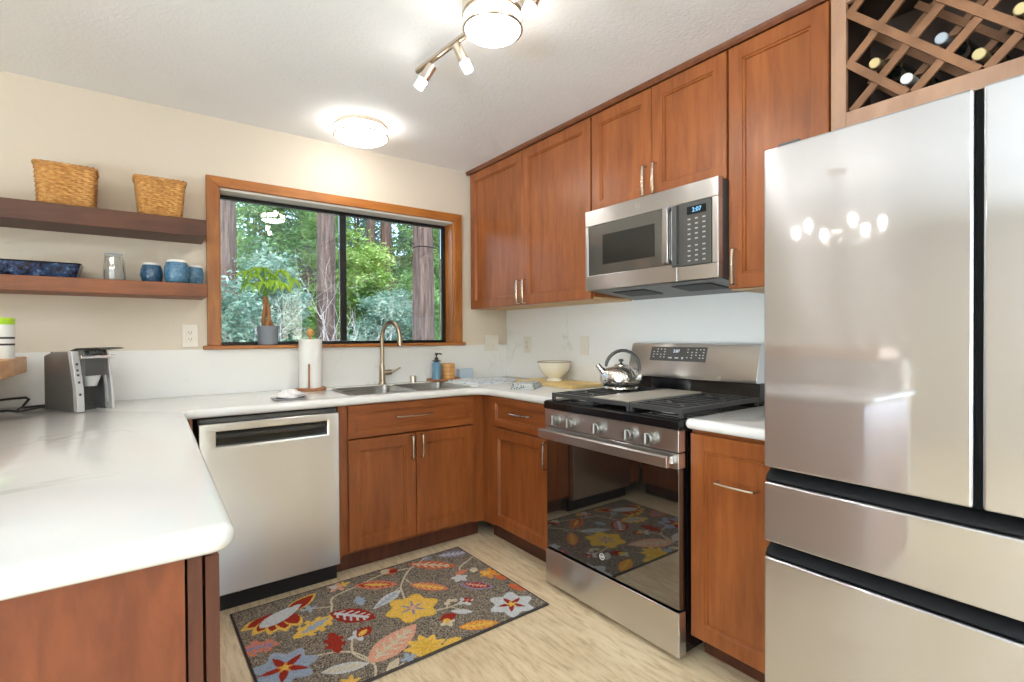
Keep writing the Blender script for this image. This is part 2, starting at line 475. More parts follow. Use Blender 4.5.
def lattice(y0, y1, wd=.025):
    m = MB()
    a0, a1, b0, b1 = .05, W_-.05, .058, CEIL-.067-zb
    def clipseg(c, sgn):
        # line: sgn=+1 descending-right in view (z - y = c), sgn=-1 ascending-right (z + y = c); y = -(RY0+lx)
        pts = []
        for lx in (a0, a1):
            yy = -(RY0+lx); z = (c+yy if sgn > 0 else c-yy)-zb
            pts.append((lx, z))
        (xa, za), (xb, zb_) = pts
        ts = [0, 1]
        dz = zb_-za
        t0, t1 = sorted(((b0-za)/dz, (b1-za)/dz))
        t0 = max(0, t0); t1 = min(1, t1)
        if t1-t0 < .02: return None
        P = lambda t: (xa+(xb-xa)*t, za+dz*t)
        return P(t0), P(t1)
    for sgn, c0, yy0, yy1 in ((1, 4.79, y0, (y0+y1)/2), (-1, -.497, (y0+y1)/2, y1)):
        for k in range(-8, 9):
            s_ = clipseg(c0+k*.1715, sgn)
            if not s_: continue
            (xa, za), (xb, zb2) = s_
            L = math.hypot(xb-xa, zb2-za); ang = math.atan2(zb2-za, xb-xa)
            M = Matrix.Translation(((xa+xb)/2, 0, (za+zb2)/2)) @ Matrix.Rotation(-ang, 4, 'Y')
            m.box(-L/2, L/2, yy0, yy1, -wd/2, wd/2, M)
    return m
lattice(.003, .021).build('front_lattice', LATTICE, rk)
lattice(.20, .218, .022).build('rear_lattice', LATTICE, rk)
# bottles: neck towards the room
BOT = simple('bottle_glass', (.012, .016, .012), .08)
FOIL = {'gold': simple('gold_foil', (.62, .50, .25), .35, .6), 'white': simple('white_foil', (.75, .74, .70), .4), 'blue': simple('blue_grey_foil', (.42, .47, .52), .35, .4)}
def bottle(y, z, col, label):
    t = thing('wine_bottle', label, 'bottle', (UX, y, z), 0, 'wine bottles in the rack')
    Mx = Matrix.Rotation(PI/2-.135, 4, 'Y')
    MB().lathe([(.001, .312), (.03, .312), (.036, .306), (.036, .135), (.033, .115), (.0165, .075), (.0145, .05), (.0145, .031)], 24, Mx).build('bottle_body', BOT, t)
    MB().lathe([(.0152, .072), (.0152, .004), (.0165, .002), (.0165, -.006), (.014, -.009), (.001, -.009)], 24, Mx).build('foil_cap', FOIL[col], t)
bottle(-2.5528, 2.1108, 'gold', 'wine bottle with gold foil cap at the left end of the rack')
bottle(-2.6385, 2.025, 'white', 'wine bottle with white foil cap low in the rack')
bottle(-2.7243, 2.1108, 'blue', 'wine bottle with blue-grey cap near the middle of the rack')
bottle(-2.810, 2.025, 'gold', 'wine bottle with gold cap in the lowest row, above the gap between refrigerator doors')
bottle(-2.8958, 2.1108, 'gold', 'wine bottle with gold cap highest and furthest right in the rack')

# base cabinets -----------------------------------------------------------
CTOP, CBOT = .914, .874
YF = -.629          # door front plane of the back run
XF = -.645          # door front plane of the right run
def base_box(t, width, depth, mat=CHERRY, y0=.021):
    m = MB()
    m.box(0, .018, y0, depth, .1, CBOT-.001); m.box(width-.018, width, y0, depth, .1, CBOT-.001)
    m.box(.018, width-.018, y0+.019, depth, .1, .118); m.box(.018, width-.018, depth-.008, depth, .118, CBOT-.001)
    m.build('cabinet_body', mat, t)
    m = MB()
    m.box(.018, width-.018, y0, y0+.018, .8, CBOT-.002); m.box(.018, .06, y0, y0+.018, .119, .8); m.box(width-.06, width-.018, y0, y0+.018, .119, .8)
    m.build('face_frame', mat, t)
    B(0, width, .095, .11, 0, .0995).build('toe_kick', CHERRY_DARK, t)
sk = thing('sink_cabinet', 'two-door cherry base cabinet with one wide false drawer under the sink', 'cabinet', (-1.498, YF, 0), 0)
base_box(sk, .883, .60)
B(.0, .046, .0205, .0208, .12, .872).build('filler_strip', CHERRY, sk)
B(.80, .8825, .0185, .0208, .105, .872).build('corner_stile', CHERRY, sk)
d_ = shaker(.749, .17, .036, .048, .70).build('false_drawer', CHERRY_H, sk); pull(d_, .413, .793, .21, False)
d_ = shaker(.3725, .567, .058, .048, .126).build('door', CHERRY, sk); pull(d_, .048+.3725-.028, .62, .125, True)
d_ = shaker(.3725, .567, .058, .4245, .126).build('door', CHERRY, sk); pull(d_, .4245+.028, .62, .125, True)

ck = thing('drawer_cabinet', 'narrow cherry base cabinet with a drawer over a door left of the range', 'cabinet', (XF, -.612, 0), R90)
base_box(ck, .68, .625)
B(.0205, .122, .0185, .0208, .105, .872).build('corner_stile', CHERRY, ck)
d_ = shaker(.53, .17, .036, .124, .70).build('drawer', CHERRY_H, ck); pull(d_, .415, .795, .16, False)
d_ = shaker(.53, .567, .058, .124, .126).build('door', CHERRY, ck); pull(d_, .62, .615, .14, True)

pk = thing('pullout_cabinet', 'cherry base cabinet with one tall pull-out front between range and refrigerator', 'cabinet', (XF-.013, -2.062, 0), R90)
base_box(pk, .37, .62)
d_ = shaker(.362, .756, .055, .004, .10).build('pullout_front', CHERRY, pk); pull(d_, .19, .70, .145, False)

# peninsula cabinet
pen = thing('peninsula_cabinet', 'cherry end-panelled cabinet under the near peninsula counter', 'cabinet', (-2.82, -2.228, 0), 0)
B(0, .565, .02, 1.58, .1, CBOT-.001).build('cabinet_body', CHERRY, pen)
B(-.005, .568, 0, .0195, .0, CBOT-.001).build('end_panel', wood('end_panel_veneer', (.15, .034, .012), (.27, .072, .024), (10, 10, 2.6)), pen)
B(.572, .592, .001, 1.58, .1, CBOT-.001).build('door_edge', CHERRY_DARK, pen)
dfp = B(.5965, .616, .003, 1.56, .1, CBOT-.01).build('door_front', CHERRY, pen, bevel=.002)
B(.5965, .616, .0, .0028, .1, CBOT-.01).build('edge_band', CHERRY_DARK, dfp)
B(.617, .700, 1.592, 1.612, .1, CBOT-.001).build('corner_filler', CHERRY, pen)
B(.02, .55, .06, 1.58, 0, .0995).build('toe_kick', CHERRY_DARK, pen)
MB().cyl((.595, -.001, .585), (.595, .012, .585), .004, 10).build('hinge_pin', STEEL_FLAT, pen)

# countertops with bullnose edges ------------------------------------------
def arc(c, r, a0, a1, n=8):
    return [(c[0]+r*math.cos(math.radians(a0+(a1-a0)*i/n)), c[1]+r*math.sin(math.radians(a0+(a1-a0)*i/n))) for i in range(n+1)]
def slab(name, label, outline, hole=None, r=.0195, zc=(CTOP+CBOT)/2):
    def offs(loop, d):
        n = len(loop); out = []
        for i in range(n):
            p0, p1, p2 = (Vector(loop[j % n]) for j in (i-1, i, i+1))
            e1 = (p1-p0).normalized(); e2 = (p2-p1).normalized()
            n1 = Vector((-e1.y, e1.x)); n2 = Vector((-e2.y, e2.x))
            b_ = (n1+n2).normalized(); k = d/max(.3, b_.dot(n1))
            out.append(p1+b_*k)
        return out
    half = (CTOP-CBOT)/2
    bm = bmesh.new(); loops_top = []; loops_bot = []
    for loop in ([outline] + ([hole] if hole else [])):
        rings = []
        for k in range(9):
            a = -PI/2+PI*k/8
            pts = offs(loop, r*(1-math.cos(a)))
            rings.append([bm.verts.new((p.x, p.y, zc+half*math.sin(a))) for p in pts])
        n = len(loop)
        for j in range(8):
            for i in range(n):
                bm.faces.new((rings[j][i], rings[j][(i+1) % n], rings[j+1][(i+1) % n], rings[j+1][i]))
        loops_bot.append(rings[0]); loops_top.append(rings[-1])
    for loops in (loops_top, loops_bot):
        es = []
        for L in loops:
            for i in range(len(L)):
                e = bm.edges.get((L[i], L[(i+1) % len(L)])); es.append(e)
        bmesh.ops.triangle_fill(bm, use_beauty=True, use_dissolve=False, edges=es)
    bmesh.ops.recalc_face_normals(bm, faces=bm.faces)
    me = bpy.data.meshes.new(name); bm.to_mesh(me); bm.free()
    me.materials.append(QUARTZ)
    me.polygons.foreach_set('use_smooth', [True]*len(me.polygons)); me.set_sharp_from_angle(angle=math.radians(40))
    o = bpy.data.objects.new(name, me); C.objects.link(o)
    return tag(o, label, 'countertop')
out = [(-2.829, -.021), (-2.829, -2.264)]
out += arc((-2.180-.04, -2.262+.04), .04, -90, 0)
out += arc((-2.148+.05, -.655-.05), .05, 180, 90)
out += arc((-.672-.09, -.655-.09), .09, 90, 0)
out += [(-.672, -1.294), (-.016, -1.294), (-.016, -.021)]
SX0, SX1, SY0, SY1 = -1.40, -.62, -.555, -.085
hole = arc((SX0+.03, SY0+.03), .03, 270, 180, 5)+arc((SX0+.03, SY1-.03), .03, 180, 90, 5)+arc((SX1-.03, SY1-.03), .03, 90, 0, 5)+arc((SX1-.03, SY0+.03), .03, 0, -90, 5)
slab('countertop', 'white quartz countertop running along the window wall and out onto the peninsula', out, hole, .0195)
slab('countertop', 'short white quartz countertop between the range and the refrigerator',
     arc((-.69+.02, -2.059-.02), .02, 90, 180, 4)+[(-.69, -2.43), (-.016, -2.43), (-.016, -2.059)], None)

# sink -------------------------------------------------------------------------
SINKM = brushed('sink_steel', (.60, .58, .55), .28, .3)
sn = thing('kitchen_sink', 'double-bowl stainless sink set into the counter under the window', 'sink', ((SX0+SX1)/2, (SY0+SY1)/2, CBOT))
w2, h2 = (SX1-SX0)/2-.0215, (SY1-SY0)/2-.0215
def bowl(x0, x1, y0, y1, depth=.19):
    m = MB(); r = .03
    def loop(ins, z):
        pts = arc((x0+r+ins, y0+r+ins), r, 180, 270, 4)+arc((x1-r-ins, y0+r+ins), r, 270, 360, 4)+arc((x1-r-ins, y1-r-ins), r, 0, 90, 4)+arc((x0+r+ins, y1-r-ins), r, 90, 180, 4)
        return [(p[0], p[1], z) for p in pts]
    Ls = [loop(0, .039), loop(.001, 0), loop(.004, -depth+.03), loop(.02, -depth), loop(.0215, -depth-.002), loop(-.002, -depth+.03), loop(-.002, .039)]
    n = len(Ls[0]); vs = [p for L in Ls for p in L]; fs = []
    for j in range(6):
        for i in range(n): fs.append((j*n+i, j*n+(i+1) % n, (j+1)*n+(i+1) % n, (j+1)*n+i))
    for i in range(n): fs.append((6*n+i, 6*n+(i+1) % n, (i+1) % n, i))
    fs.append(tuple(3*n+i for i in range(n))); fs.append(tuple(4*n+i for i in range(n)))
    return m.add(vs, fs)
bw = bowl(-w2+.003, -.012, -h2+.003, h2-.003).build('left_bowl', SINKM, sn, smooth=True)
bowl(.012, w2-.003, -h2+.003, h2-.003).build('right_bowl', SINKM, sn)
B(-.0095, .0095, -h2+.004, h2-.004, -.1, .03).build('divider', SINKM, sn, bevel=.003)
for cx in (-.19, .19):
    MB().lathe([(.045, -.1895), (.045, -.186), (.03, -.186), (.02, -.1885)], 24, Matrix.Translation((cx, .05, 0))).build('drain', CHROME, sn)

# faucet
fc = thing('faucet', 'brushed nickel gooseneck pull-down faucet behind the sink', 'faucet', (-1.032, -.052, CTOP))
MB().lathe([(.026, 0), (.026, .006), (.021, .012), (.019, .06), (.0185, .11), (.016, .125), (.0125, .14)], 24).build('base', FAUCETM, fc)
pts = [(0, 0, .13), (0, 0, .2), (0, 0, .30)]
for k in range(1, 12):
    a = PI*k/12; pts.append((.029*(1-math.cos(a)), -.072*(1-math.cos(a)), .30+.10*math.sin(a)))
pts += [(.058, -.144, .305)]
MB().tube(pts, .0132, 14).build('gooseneck', FAUCETM, fc)
MB().cyl((.058, -.144, .31), (.059, -.146, .25), .0138, 16, .017).build('spray_head', FAUCETM, fc)
m = MB().cyl((.012, 0, .075), (.06, -.008, .077), .0165, 16)
hd = m.build('handle_hub', FAUCETM, fc)
MB().tube([(.058, -.008, .077), (.075, -.012, .082), (.10, -.016, .096), (.118, -.018, .105)], [.008, .006, .0055, .006], 10).build('lever', FAUCETM, hd)
tag(MB().lathe([(.022, 0), (.022, .038), (.019, .045), (.001, .047)], 24).build('air_gap', NICKEL, loc=(-.815, -.05, CTOP)), 'short nickel air-gap cap on the counter right of the faucet', 'air gap')

# ------------------------------------------------------------------ dishwasher
dw = thing('dishwasher', 'stainless dishwasher with a recessed pocket handle left of the sink cabinet', 'dishwasher', (-2.103, -.649, 0))
B(.004, .60, .04, .62, .09, .866).build('tub_body', BLACK, dw)
px0, px1, pz0, pz1 = .046, .558, .731, .816
m = MB()
vs = []
def ringrect(x0, x1, z0, z1, y): return [(x0, y, z0), (x1, y, z0), (x1, y, z1), (x0, y, z1)]
rings = [ringrect(.003, .601, .089, .846, .039), ringrect(.003, .601, .089, .846, .004), ringrect(.007, .597, .093, .842, 0), ringrect(px0, px1, pz0, pz1, 0),
         ringrect(px0+.022, px1-.014, pz0+.012, pz1-.006, .004), ringrect(px0+.024, px1-.015, pz0+.014, pz1-.007, .03)]
vs = [p for L in rings for p in L]; fs = []
for j in range(len(rings)-1):
    for k in range(4): fs.append((j*4+k, j*4+(k+1) % 4, (j+1)*4+(k+1) % 4, (j+1)*4+k))
fs += [(3, 2, 1, 0)]
m.add(vs, fs); L = len(rings)*4-4; m.cur = 1; m.f.append((L, L+1, L+2, L+3)); m.mi.append(1)
dd = m.build('door', [STEEL, BLACKGLOSS], dw)
MB().prism([(-.0, .794), (.028, .800), (.028, .79), (.01, .778), (.002, .786)], px0+.025, px1-.016, 'x').build('pocket_lip', DARKGREY, dd)
B(.012, .592, .02, .036, .848, .866).build('control_strip', DARKGREY, dw)
m = B(.004, .60, .055, .07, .0, .088)
m.build('kick_plate', BLACK, dw)
for x in (.16, .45): MB().cyl((x, .055, .07), (x, .051, .07), .004, 10).build('screw', STEEL_FLAT, dw)

# ------------------------------------------------------------------ range
RGY = -1.298; RGW = .757
rg = thing('gas_range', 'stainless freestanding gas range with black glass oven door', 'range', (-.7135, RGY, 0), R90)
# local: x 0..RGW, y depth 0..0.70, z
B(.003, RGW-.003, .045, .685, .03, .895).build('range_body', BLACKGLOSS, rg)
for x in (.06, RGW-.06):
    for y in (.08, .6): MB().cyl((x, y, 0), (x, y, .03), .016, 12).build('foot', BLACK, rg)
B(0, RGW, 0, .044, .024, .190).build('storage_drawer', STEEL, rg, bevel=.004)
B(.004, RGW-.004, .006, .042, .198, .722).build('oven_door', OVENGLASS, rg, bevel=.003)
od = rg.children[-1]
dp = B(.0, RGW, .0, .042, .724, .782).build('door_top_band', STEEL, rg, bevel=.003)
for x in (.07, .17, .235, .39, .455, .60):
    m = MB()
    for z in (.742, .752, .762): m.box(x, x+(.05 if x > .1 else .03), -.0012, .0, z-.0026, z+.0026)
    m.build('vent_slot', SLOT, dp)
m = MB()
m.prism([(-.046, .733), (-.053, .737), (-.053, .772), (-.046, .777), (-.032, .775), (-.032, .737)], .010, RGW-.014, 'x')
m.box(.022, .044, -.033, -.0005, .743, .772); m.box(RGW-.044, RGW-.022, -.033, -.0005, .743, .772)
m.build('door_handle', STEEL, rg, bevel=.002)
B(0, RGW, 0, .044, .786, .868).build('control_panel', STEEL, rg, bevel=.003)
cp = rg.children[-1]
for lx in (.088, .189, .357, .530, .629):
    M = Matrix.Translation((lx, 0, .823)) @ Matrix.Rotation(PI/2, 4, 'X')
    k = MB().lathe([(.026, .0005), (.026, .008), (.0245, .010), (.0235, .026), (.021, .029), (.001, .029)], 28, M).build('knob', KNOBM, rg)
    B(lx-.0035, lx+.0035, -.035, -.0295, .823-.021, .823+.021).build('knob_grip', SILVER, k, bevel=.002)
m = MB().prism([(-.004, .870), (-.004, .902), (.012, .908), (.648, .908), (.648, .897), (.03, .897), (.03, .870)], -.004, RGW+.004, 'x')
ck_ = m.build('cooktop', BLACKGLOSS, rg, bevel=.003)
# burners
for bx, by, r in ((.14, .17, .045), (.14, .47, .035), (.378, .32, .05), (.617, .17, .045), (.617, .47, .035)):
    b_ = MB().lathe([(r*1.25, .9082), (r*1.25, .911), (r, .914), (r, .918)], 24, Matrix.Translation((bx, by, 0))).build('burner', SILVER, rg)
    MB().lathe([(r*.86, .9182), (r*.86, .924), (r*.7, .926)], 24, Matrix.Translation((bx, by, 0))).build('burner_cap', IRON, b_)
def grate(x0, x1):
    m = MB(); y0, y1 = .035, .60; z0, z1 = .929, .943
    for x in (x0, x1-.014): m.box(x, x+.014, y0, y1, z0-.004, z1)
    for y in (y0, y1-.014): m.box(x0+.014, x1-.014, y, y+.014, z0-.004, z1)
    nb = 9
    for i in range(1, nb+1):
        y = y0+(y1-y0)*i/(nb+1)
        cx = (x0+x1)/2
        if i in (3, 7):
            m.box(x0+.0142, cx-.045, y-.005, y+.005, z0, z1); m.box(cx+.045, x1-.0142, y-.005, y+.005, z0, z1)
        else:
            m.box(x0+.0142, x1-.0142, y-.005, y+.005, z0, z1)
    cx = (x0+x1)/2
    for yc in (.17, .47):
        for a, b_ in ((-.07, -.035), (.035, .07)): pass
        for sgn in (-1, 1):
            for s2 in (-1, 1):
                M = Matrix.Translation((cx+sgn*.05, yc+s2*.028, (z0+z1)/2+.001)) @ Matrix.Rotation(sgn*s2*.7, 4, 'Z')
                m.box(-.04, .04, -.004, .004, -.006, .006, M)
    for x in (x0, x1-.014):
        for y in (y0, y1-.014): m.box(x, x+.014, y, y+.014, .9085, z0-.004)
    return m
grate(.012, .258).build('grate', IRON, rg); grate(.499, .745).build('grate', IRON, rg)
m = MB()
m.box(.262, .276, .035, .60, .925, .943); m.box(.481, .495, .035, .60, .925, .943); m.box(.276, .481, .035, .049, .925, .943); m.box(.276, .481, .586, .60, .925, .943)
for x in (.262, .481):
    for y in (.035, .586): m.box(x, x+.014, y, y+.014, .9085, .925)
m.build('grate', IRON, rg)
B(.2785, .4785, .052, .582, .938, .9475).build('griddle_plate', GRIDDLE, rg, bevel=.004)
# backguard
m = MB().prism([(.60, .9085), (.612, 1.0), (.69, 1.0), (.69, .9085)], .004, .744, 'x')
m.build('backguard_base', BLACKGLOSS, rg, bevel=.003)
bgd = MB().prism([(.596, 1.002), (.592, 1.022), (.636, 1.172), (.646, 1.178), (.69, 1.178), (.69, 1.002)], .010, .738, 'x').build('backguard', STEEL, rg, bevel=.002)
# tilt plane of the backguard: from (y .592,z 1.022) to (.636,1.172)
tl = math.atan2(.044, .15)
BM = Matrix.Translation((0, .592, 1.022)) @ Matrix.Rotation(-tl, 4, 'X')
kp = B(.147, .477, -.0015, -.0003, .068, .143, BM).build('touch_panel', DARKGREY, bgd)
text_mesh('clock', '2:07', .022, LEDW, kp, BM @ Matrix.Translation((.305, -.0022, .120)) @ FACE)
KEYM = simple('key_print', (.62, .62, .6), .5)
m = MB()
for i, x in enumerate((.168, .190, .212, .234, .372, .396, .420, .442, .460)):
    if i == 4: m.build('key_pad', KEYM, kp); m = MB()
    for z in (.088, .102, .116, .130):
        if (i*7+int(z*1000)) % 5 == 0: continue
        m.box(x-.004, x+.004, -.0021, -.0016, z-.0022, z+.0022, BM)
m.build('key_pad', KEYM, kp); m = MB()
m.box(.262, .284, -.0021, -.0016, .082, .088, BM); m.box(.300, .322, -.0021, -.0016, .082, .088, BM); m.box(.340, .350, -.0021, -.0016, .080, .090, BM)
m.build('key_row', KEYM, kp)
LOGOM = simple('logo_metal', (.55, .53, .5), .3, .8); LOGOW = simple('logo_white', (.75, .75, .74), .4)
def logo(parent, M, R, mat):
    m = MB().ring((0, 0, 0), R, R*.09, 28, 6)
    m.v = [tuple(M @ Vector(p)) for p in m.v]
    l = m.build('logo', mat, parent)
    text_mesh('monogram', 'GE', R*1.05, mat, l, M)
logo(bgd, BM @ Matrix.Translation((.561, -.0009, -.004)) @ FACE, .008, LOGOM)
logo(od, Matrix.Translation((.367, .0052, .268)) @ FACE, .013, LOGOW)

# kettle
kt = thing('kettle', 'hammered stainless tea kettle with dark arched handle on the range', 'kettle', (-.315, -1.432, .9435), math.radians(143))
# local +x = spout side
prof = []
for k in range(0, 15):
    a = -.62+(PI/2+.42)*k/14
    prof.append((.108*math.cos(a)**.8 if math.cos(a) > 0 else .001, .058+.066*math.sin(a)))
prof = [(.001, .0), (.088, .0), (.093, .006)]+[p for p in prof if p[1] > .018]
prof = [p for p in prof if p[0] > .034]+[(.034, .122)]
n_ = 72; m = MB(); pr2 = []
for i in range(len(prof)-1):
    (r0, z0), (r1, z1) = prof[i], prof[i+1]
    for j in range(3): pr2.append((r0+(r1-r0)*j/3, z0+(z1-z0)*j/3))
pr2.append(prof[-1])
m.lathe(pr2, n_)
rnd = random.Random(3)
nv = []
for i, (x, y, z) in enumerate(m.v):
    r = math.hypot(x, y); j = i//n_
    dsp = 0.0016*math.sin(j*1.9+((i % n_)//1)*1.15)*math.cos((i % n_)*.87-j*.6) if r > .05 and z > .012 else 0
    nv.append((x*(1+dsp/max(r, .01)), y*(1+dsp/max(r, .01)), z))
m.v = nv
HAMM, _n, _b = new_mat('hammered_steel')
setp(_b, Base_Color=(.82, .78, .72, 1), Metallic=1, Roughness=.2)
_v = _n.nodes.new('ShaderNodeTexVoronoi'); _v.inputs['Scale'].default_value = 85; _n.links.new(coords(_n), _v.inputs['Vector'])
bump(_n, _b, _v.outputs['Distance'], .45, .005)
kb = m.build('kettle_body', HAMM, kt, angle=60)
ld = MB().lathe([(.036, .1225), (.036, .126), (.028, .131), (.012, .134), (.006, .136)], 28).build('lid', CHROME, kt)
MB().lathe([(.006, .136), (.006, .142), (.012, .145), (.013, .152), (.009, .157), (.001, .158)], 16).build('lid_knob', CHAR, ld)
MB().tube([(.085, 0, .085), (.105, 0, .105), (.122, 0, .128)], [.022, .017, .015], 14).build('spout', CHROME, kt)
pts = []
for k in range(13):
    a = math.radians(4+196*k/12); pts.append((.086*math.cos(a)-.008, 0, .112+.088*math.sin(a)))
MB().tube(pts, [.008]+[.0105]*11+[.008], 12, flat=(1.2, .85)).build('kettle_handle', CHAR, kt)

# ------------------------------------------------------------------ microwave
mw = thing('microwave', 'stainless over-the-range microwave hanging under the short cabinet', 'microwave', (-.41, -1.274, 1.42), R90)
MWW = .757; zz = 1.42
B(.002, MWW-.002, .035, .405, .035, .443).build('microwave_body', CHAR, mw, bevel=.003)
MB().prism([(.03, .033), (.395, .001), (.395, .034)], .004, MWW-.004, 'x').build('vent_underside', DARKGREY, mw)
for x0, x1 in ((.10, .30), (.46, .66)):
    MB().prism([(.10, .0262), (.10, .0225), (.25, .0095), (.25, .0132)], x0, x1, 'x').build('vent_screen', SLOT, mw)
# front frame
m = MB()
m.box(0, .56, 0, .033, .034, .110); m.box(0, MWW, 0, .033, .366, .446)
m.box(0, .02, 0, .033, .110, .366); m.box(.508, .535, 0, .033, .110, .366)
m.box(.5605, MWW, 0, .033, .034, .096); m.box(.728, MWW, 0, .033, .096, .366)
mf = m.build('front_frame', STEEL, mw, bevel=.003)
B(.021, .507, .004, .03, .111, .365).build('door_window', MWGLASS, mw)
B(.12, .44, .0025, .0038, .16, .31).build('inner_screen', simple('screen_mesh', (.02, .02, .018), .15), mw)
B(.536, .727, -.004, .03, .0965, .365).build('control_panel', DARKGREY, mw, bevel=.003)
mp = mw.children[-1]
m = MB().prism([(-.001, .112), (-.030, .112), (-.036, .122), (-.036, .352), (-.030, .362), (-.001, .362), (-.001, .345), (-.020, .345), (-.020, .129), (-.001, .129)], .508, .538, 'x')
m.build('door_handle', STEEL, mw, bevel=.003)
MB().prism([(.545, -.004), (.548, -.016), (.572, -.02), (.575, -.004)], .105, .36, 'z').build('handle_recess', CHAR, mp)
B(.615, .705, -.0055, -.0042, .312, .345).build('display', BLACKGLOSS, mp)
text_mesh('clock', '2:07', .026, LED, mp, Matrix.Translation((.662, -.0062, .3285)) @ FACE)
m = MB()
for r_ in range(9):
    for c_ in range(3):
        z = .292-r_*.021-(.008 if r_ > 4 else 0); x = .625+c_*.035
        m.box(x-.0065, x+.0065, -.0055, -.0043, z-.0028, z+.0028)
m.build('buttons', simple('button_print', (.42, .41, .38), .5), mp)
logo(mf, Matrix.Translation((.345, -.0006, .405)) @ FACE, .014, LOGOM)

# ------------------------------------------------------------------ refrigerator
fg = thing('refrigerator', 'large stainless french-door refrigerator with two lower drawers', 'refrigerator', (-.838, -2.433, 0), R90)
FW = .932
B(.004, FW-.004, .085, .80, .02, 1.738).build('refrigerator_body', CHAR, fg, bevel=.004)
B(.0, .4625, 0, .08, .834, 1.755).build('door', FRIDGE, fg, bevel=.007, seg=3)
B(.4765, FW, 0, .08, .834, 1.755).build('door', FRIDGE, fg, bevel=.007, seg=3)
B(.4632, .4762, .006, .08, .834, 1.75).build('door_gasket', RUBBER, fg)
B(.0, FW, 0, .08, .618, .790).build('drawer', FRIDGE, fg, bevel=.006, seg=3)
B(.0, FW, 0, .08, .045, .571).build('drawer', FRIDGE, fg, bevel=.006, seg=3)
for z0, z1 in ((.7905, .8335), (.5715, .6175)):
    MB().prism([(.012, z0), (.008, z0+.006), (.016, z0+.02), (.036, z0+.033), (.05, z1), (.08, z1), (.08, z0)], .001, FW-.001, 'x').build('handle_channel', simple('channel_black', (.010, .010, .011), .5, 0, .2), fg)
m = B(.02, FW-.02, .05, .08, .005, .04); m.build('base_grille', BLACK, fg)
for x in (.06, FW-.06): MB().cyl((x, .15, 0), (x, .15, .02), .02, 12).build('foot', BLACK, fg)
for x in (.03, FW-.09): B(x, x+.06, .02, .12, 1.7555, 1.768).build('hinge_cover', CHAR, fg, bevel=.003)

# ------------------------------------------------------------------ shelves and what stands on them
def wall_shelf(label, z0, z1, mat):
    t = tag(B(-1.35/2-.05, .69, -.25, -.0015, 0, z1-z0).build('wall_shelf', mat, bevel=.003), label, 'shelf', 'floating wall shelves')
    t.location = (-2.692-.018, 0, z0); return t
wall_shelf('dark-stained floating wood shelf carrying the two wicker baskets', 1.722, 1.806, SHELFWOOD)
wall_shelf('reddish floating wood shelf carrying blue dish, glass and mugs', 1.424, 1.489, SHELFWOOD2)
WICKER, _n, _b = new_mat('wicker')
_v = coords(_n); _f = noise(_n, _v, 60, 3)
_n.links.new(ramp(_n, _f, [(.3, (.42, .185, .045)), (.7, (.72, .40, .135))]), _b.inputs['Base Color']); _b.inputs['Roughness'].default_value = .5
def basket(x0, x1, t0, t1, z, h, label):
    cx = (x0+x1)/2
    o = thing('wicker_basket', label, 'basket', (cx, -.128, z), 0, 'baskets on the upper shelf')
    hb, ht, db, dt = (x1-x0)/2, (t1-t0)/2, .062, .072
    def loop(hw, hd, zz_, nseg=8, r=.02):
        L = []
        corners = [(hw-r, -hd+r, 270), (hw-r, hd-r, 0), (-hw+r, hd-r, 90), (-hw+r, -hd+r, 180)]
        pts = []
        for (a, b_, s0) in corners: pts += arc((a, b_), r, s0, s0+90, 4)
        # resample evenly
        pts.append(pts[0]); seg = [0]
        for i in range(len(pts)-1): seg.append(seg[-1]+math.hypot(pts[i+1][0]-pts[i][0], pts[i+1][1]-pts[i][1]))
        N = 112; res = []
        j = 0
        for k in range(N):
            s_ = seg[-1]*k/N
            while seg[j+1] < s_: j += 1
            f = (s_-seg[j])/max(1e-9, seg[j+1]-seg[j])
            res.append((pts[j][0]+(pts[j+1][0]-pts[j][0])*f, pts[j][1]+(pts[j+1][1]-pts[j][1])*f))
        return res
    rows = 36; N = 112; vs = []; fs = []
    for j in range(rows+1):
        f = j/rows; L = loop(hb+(ht-hb)*f, db+(dt-db)*f, 0)
        for k, (x, y) in enumerate(L):
            wv = math.sin(2*PI*k/8+(PI if (j//2) % 2 else 0))*.0032 + (.003 if j % 2 else -.002)
            s_ = 1+wv/max(.03, math.hypot(x, y))
            vs.append((x*s_, y*s_, .004+(h-.012)*f))
    for j in range(rows):
        for k in range(N): fs.append((j*N+k, j*N+(k+1) % N, (j+1)*N+(k+1) % N, (j+1)*N+k))
    fs.append(tuple(range(N-1, -1, -1)))
    m = MB().add(vs, fs)
    md = m.build('woven_body', WICKER, o, recalc=False)
    sm = md.modifiers.new('wall', 'SOLIDIFY'); sm.thickness = .004; sm.offset = -1
    L = loop(ht+.002, dt+.002, 0)
    for ph in (0, PI):
        pts = [(x*(1+.003*math.cos(k*.9+ph)/.1), y*(1+.003*math.cos(k*.9+ph)/.1), h-.008+.004*math.sin(k*.9+ph)) for k, (x, y) in enumerate(L)]
        MB().tube(pts, .0042, 6, True).build('braided_rim', WICKER, o)
    Lb = loop(hb+.001, db+.001, 0)
    MB().tube([(x, y, .005) for x, y in Lb], .0045, 6, True).build('base_band', WICKER, o)
basket(-2.65, -2.456, -2.657, -2.447, 1.8065, .192, 'honey wicker basket at the left of the upper shelf')
basket(-2.291, -2.12, -2.305, -2.102, 1.8065, .192, 'honey wicker basket at the right of the upper shelf, nearest the window')
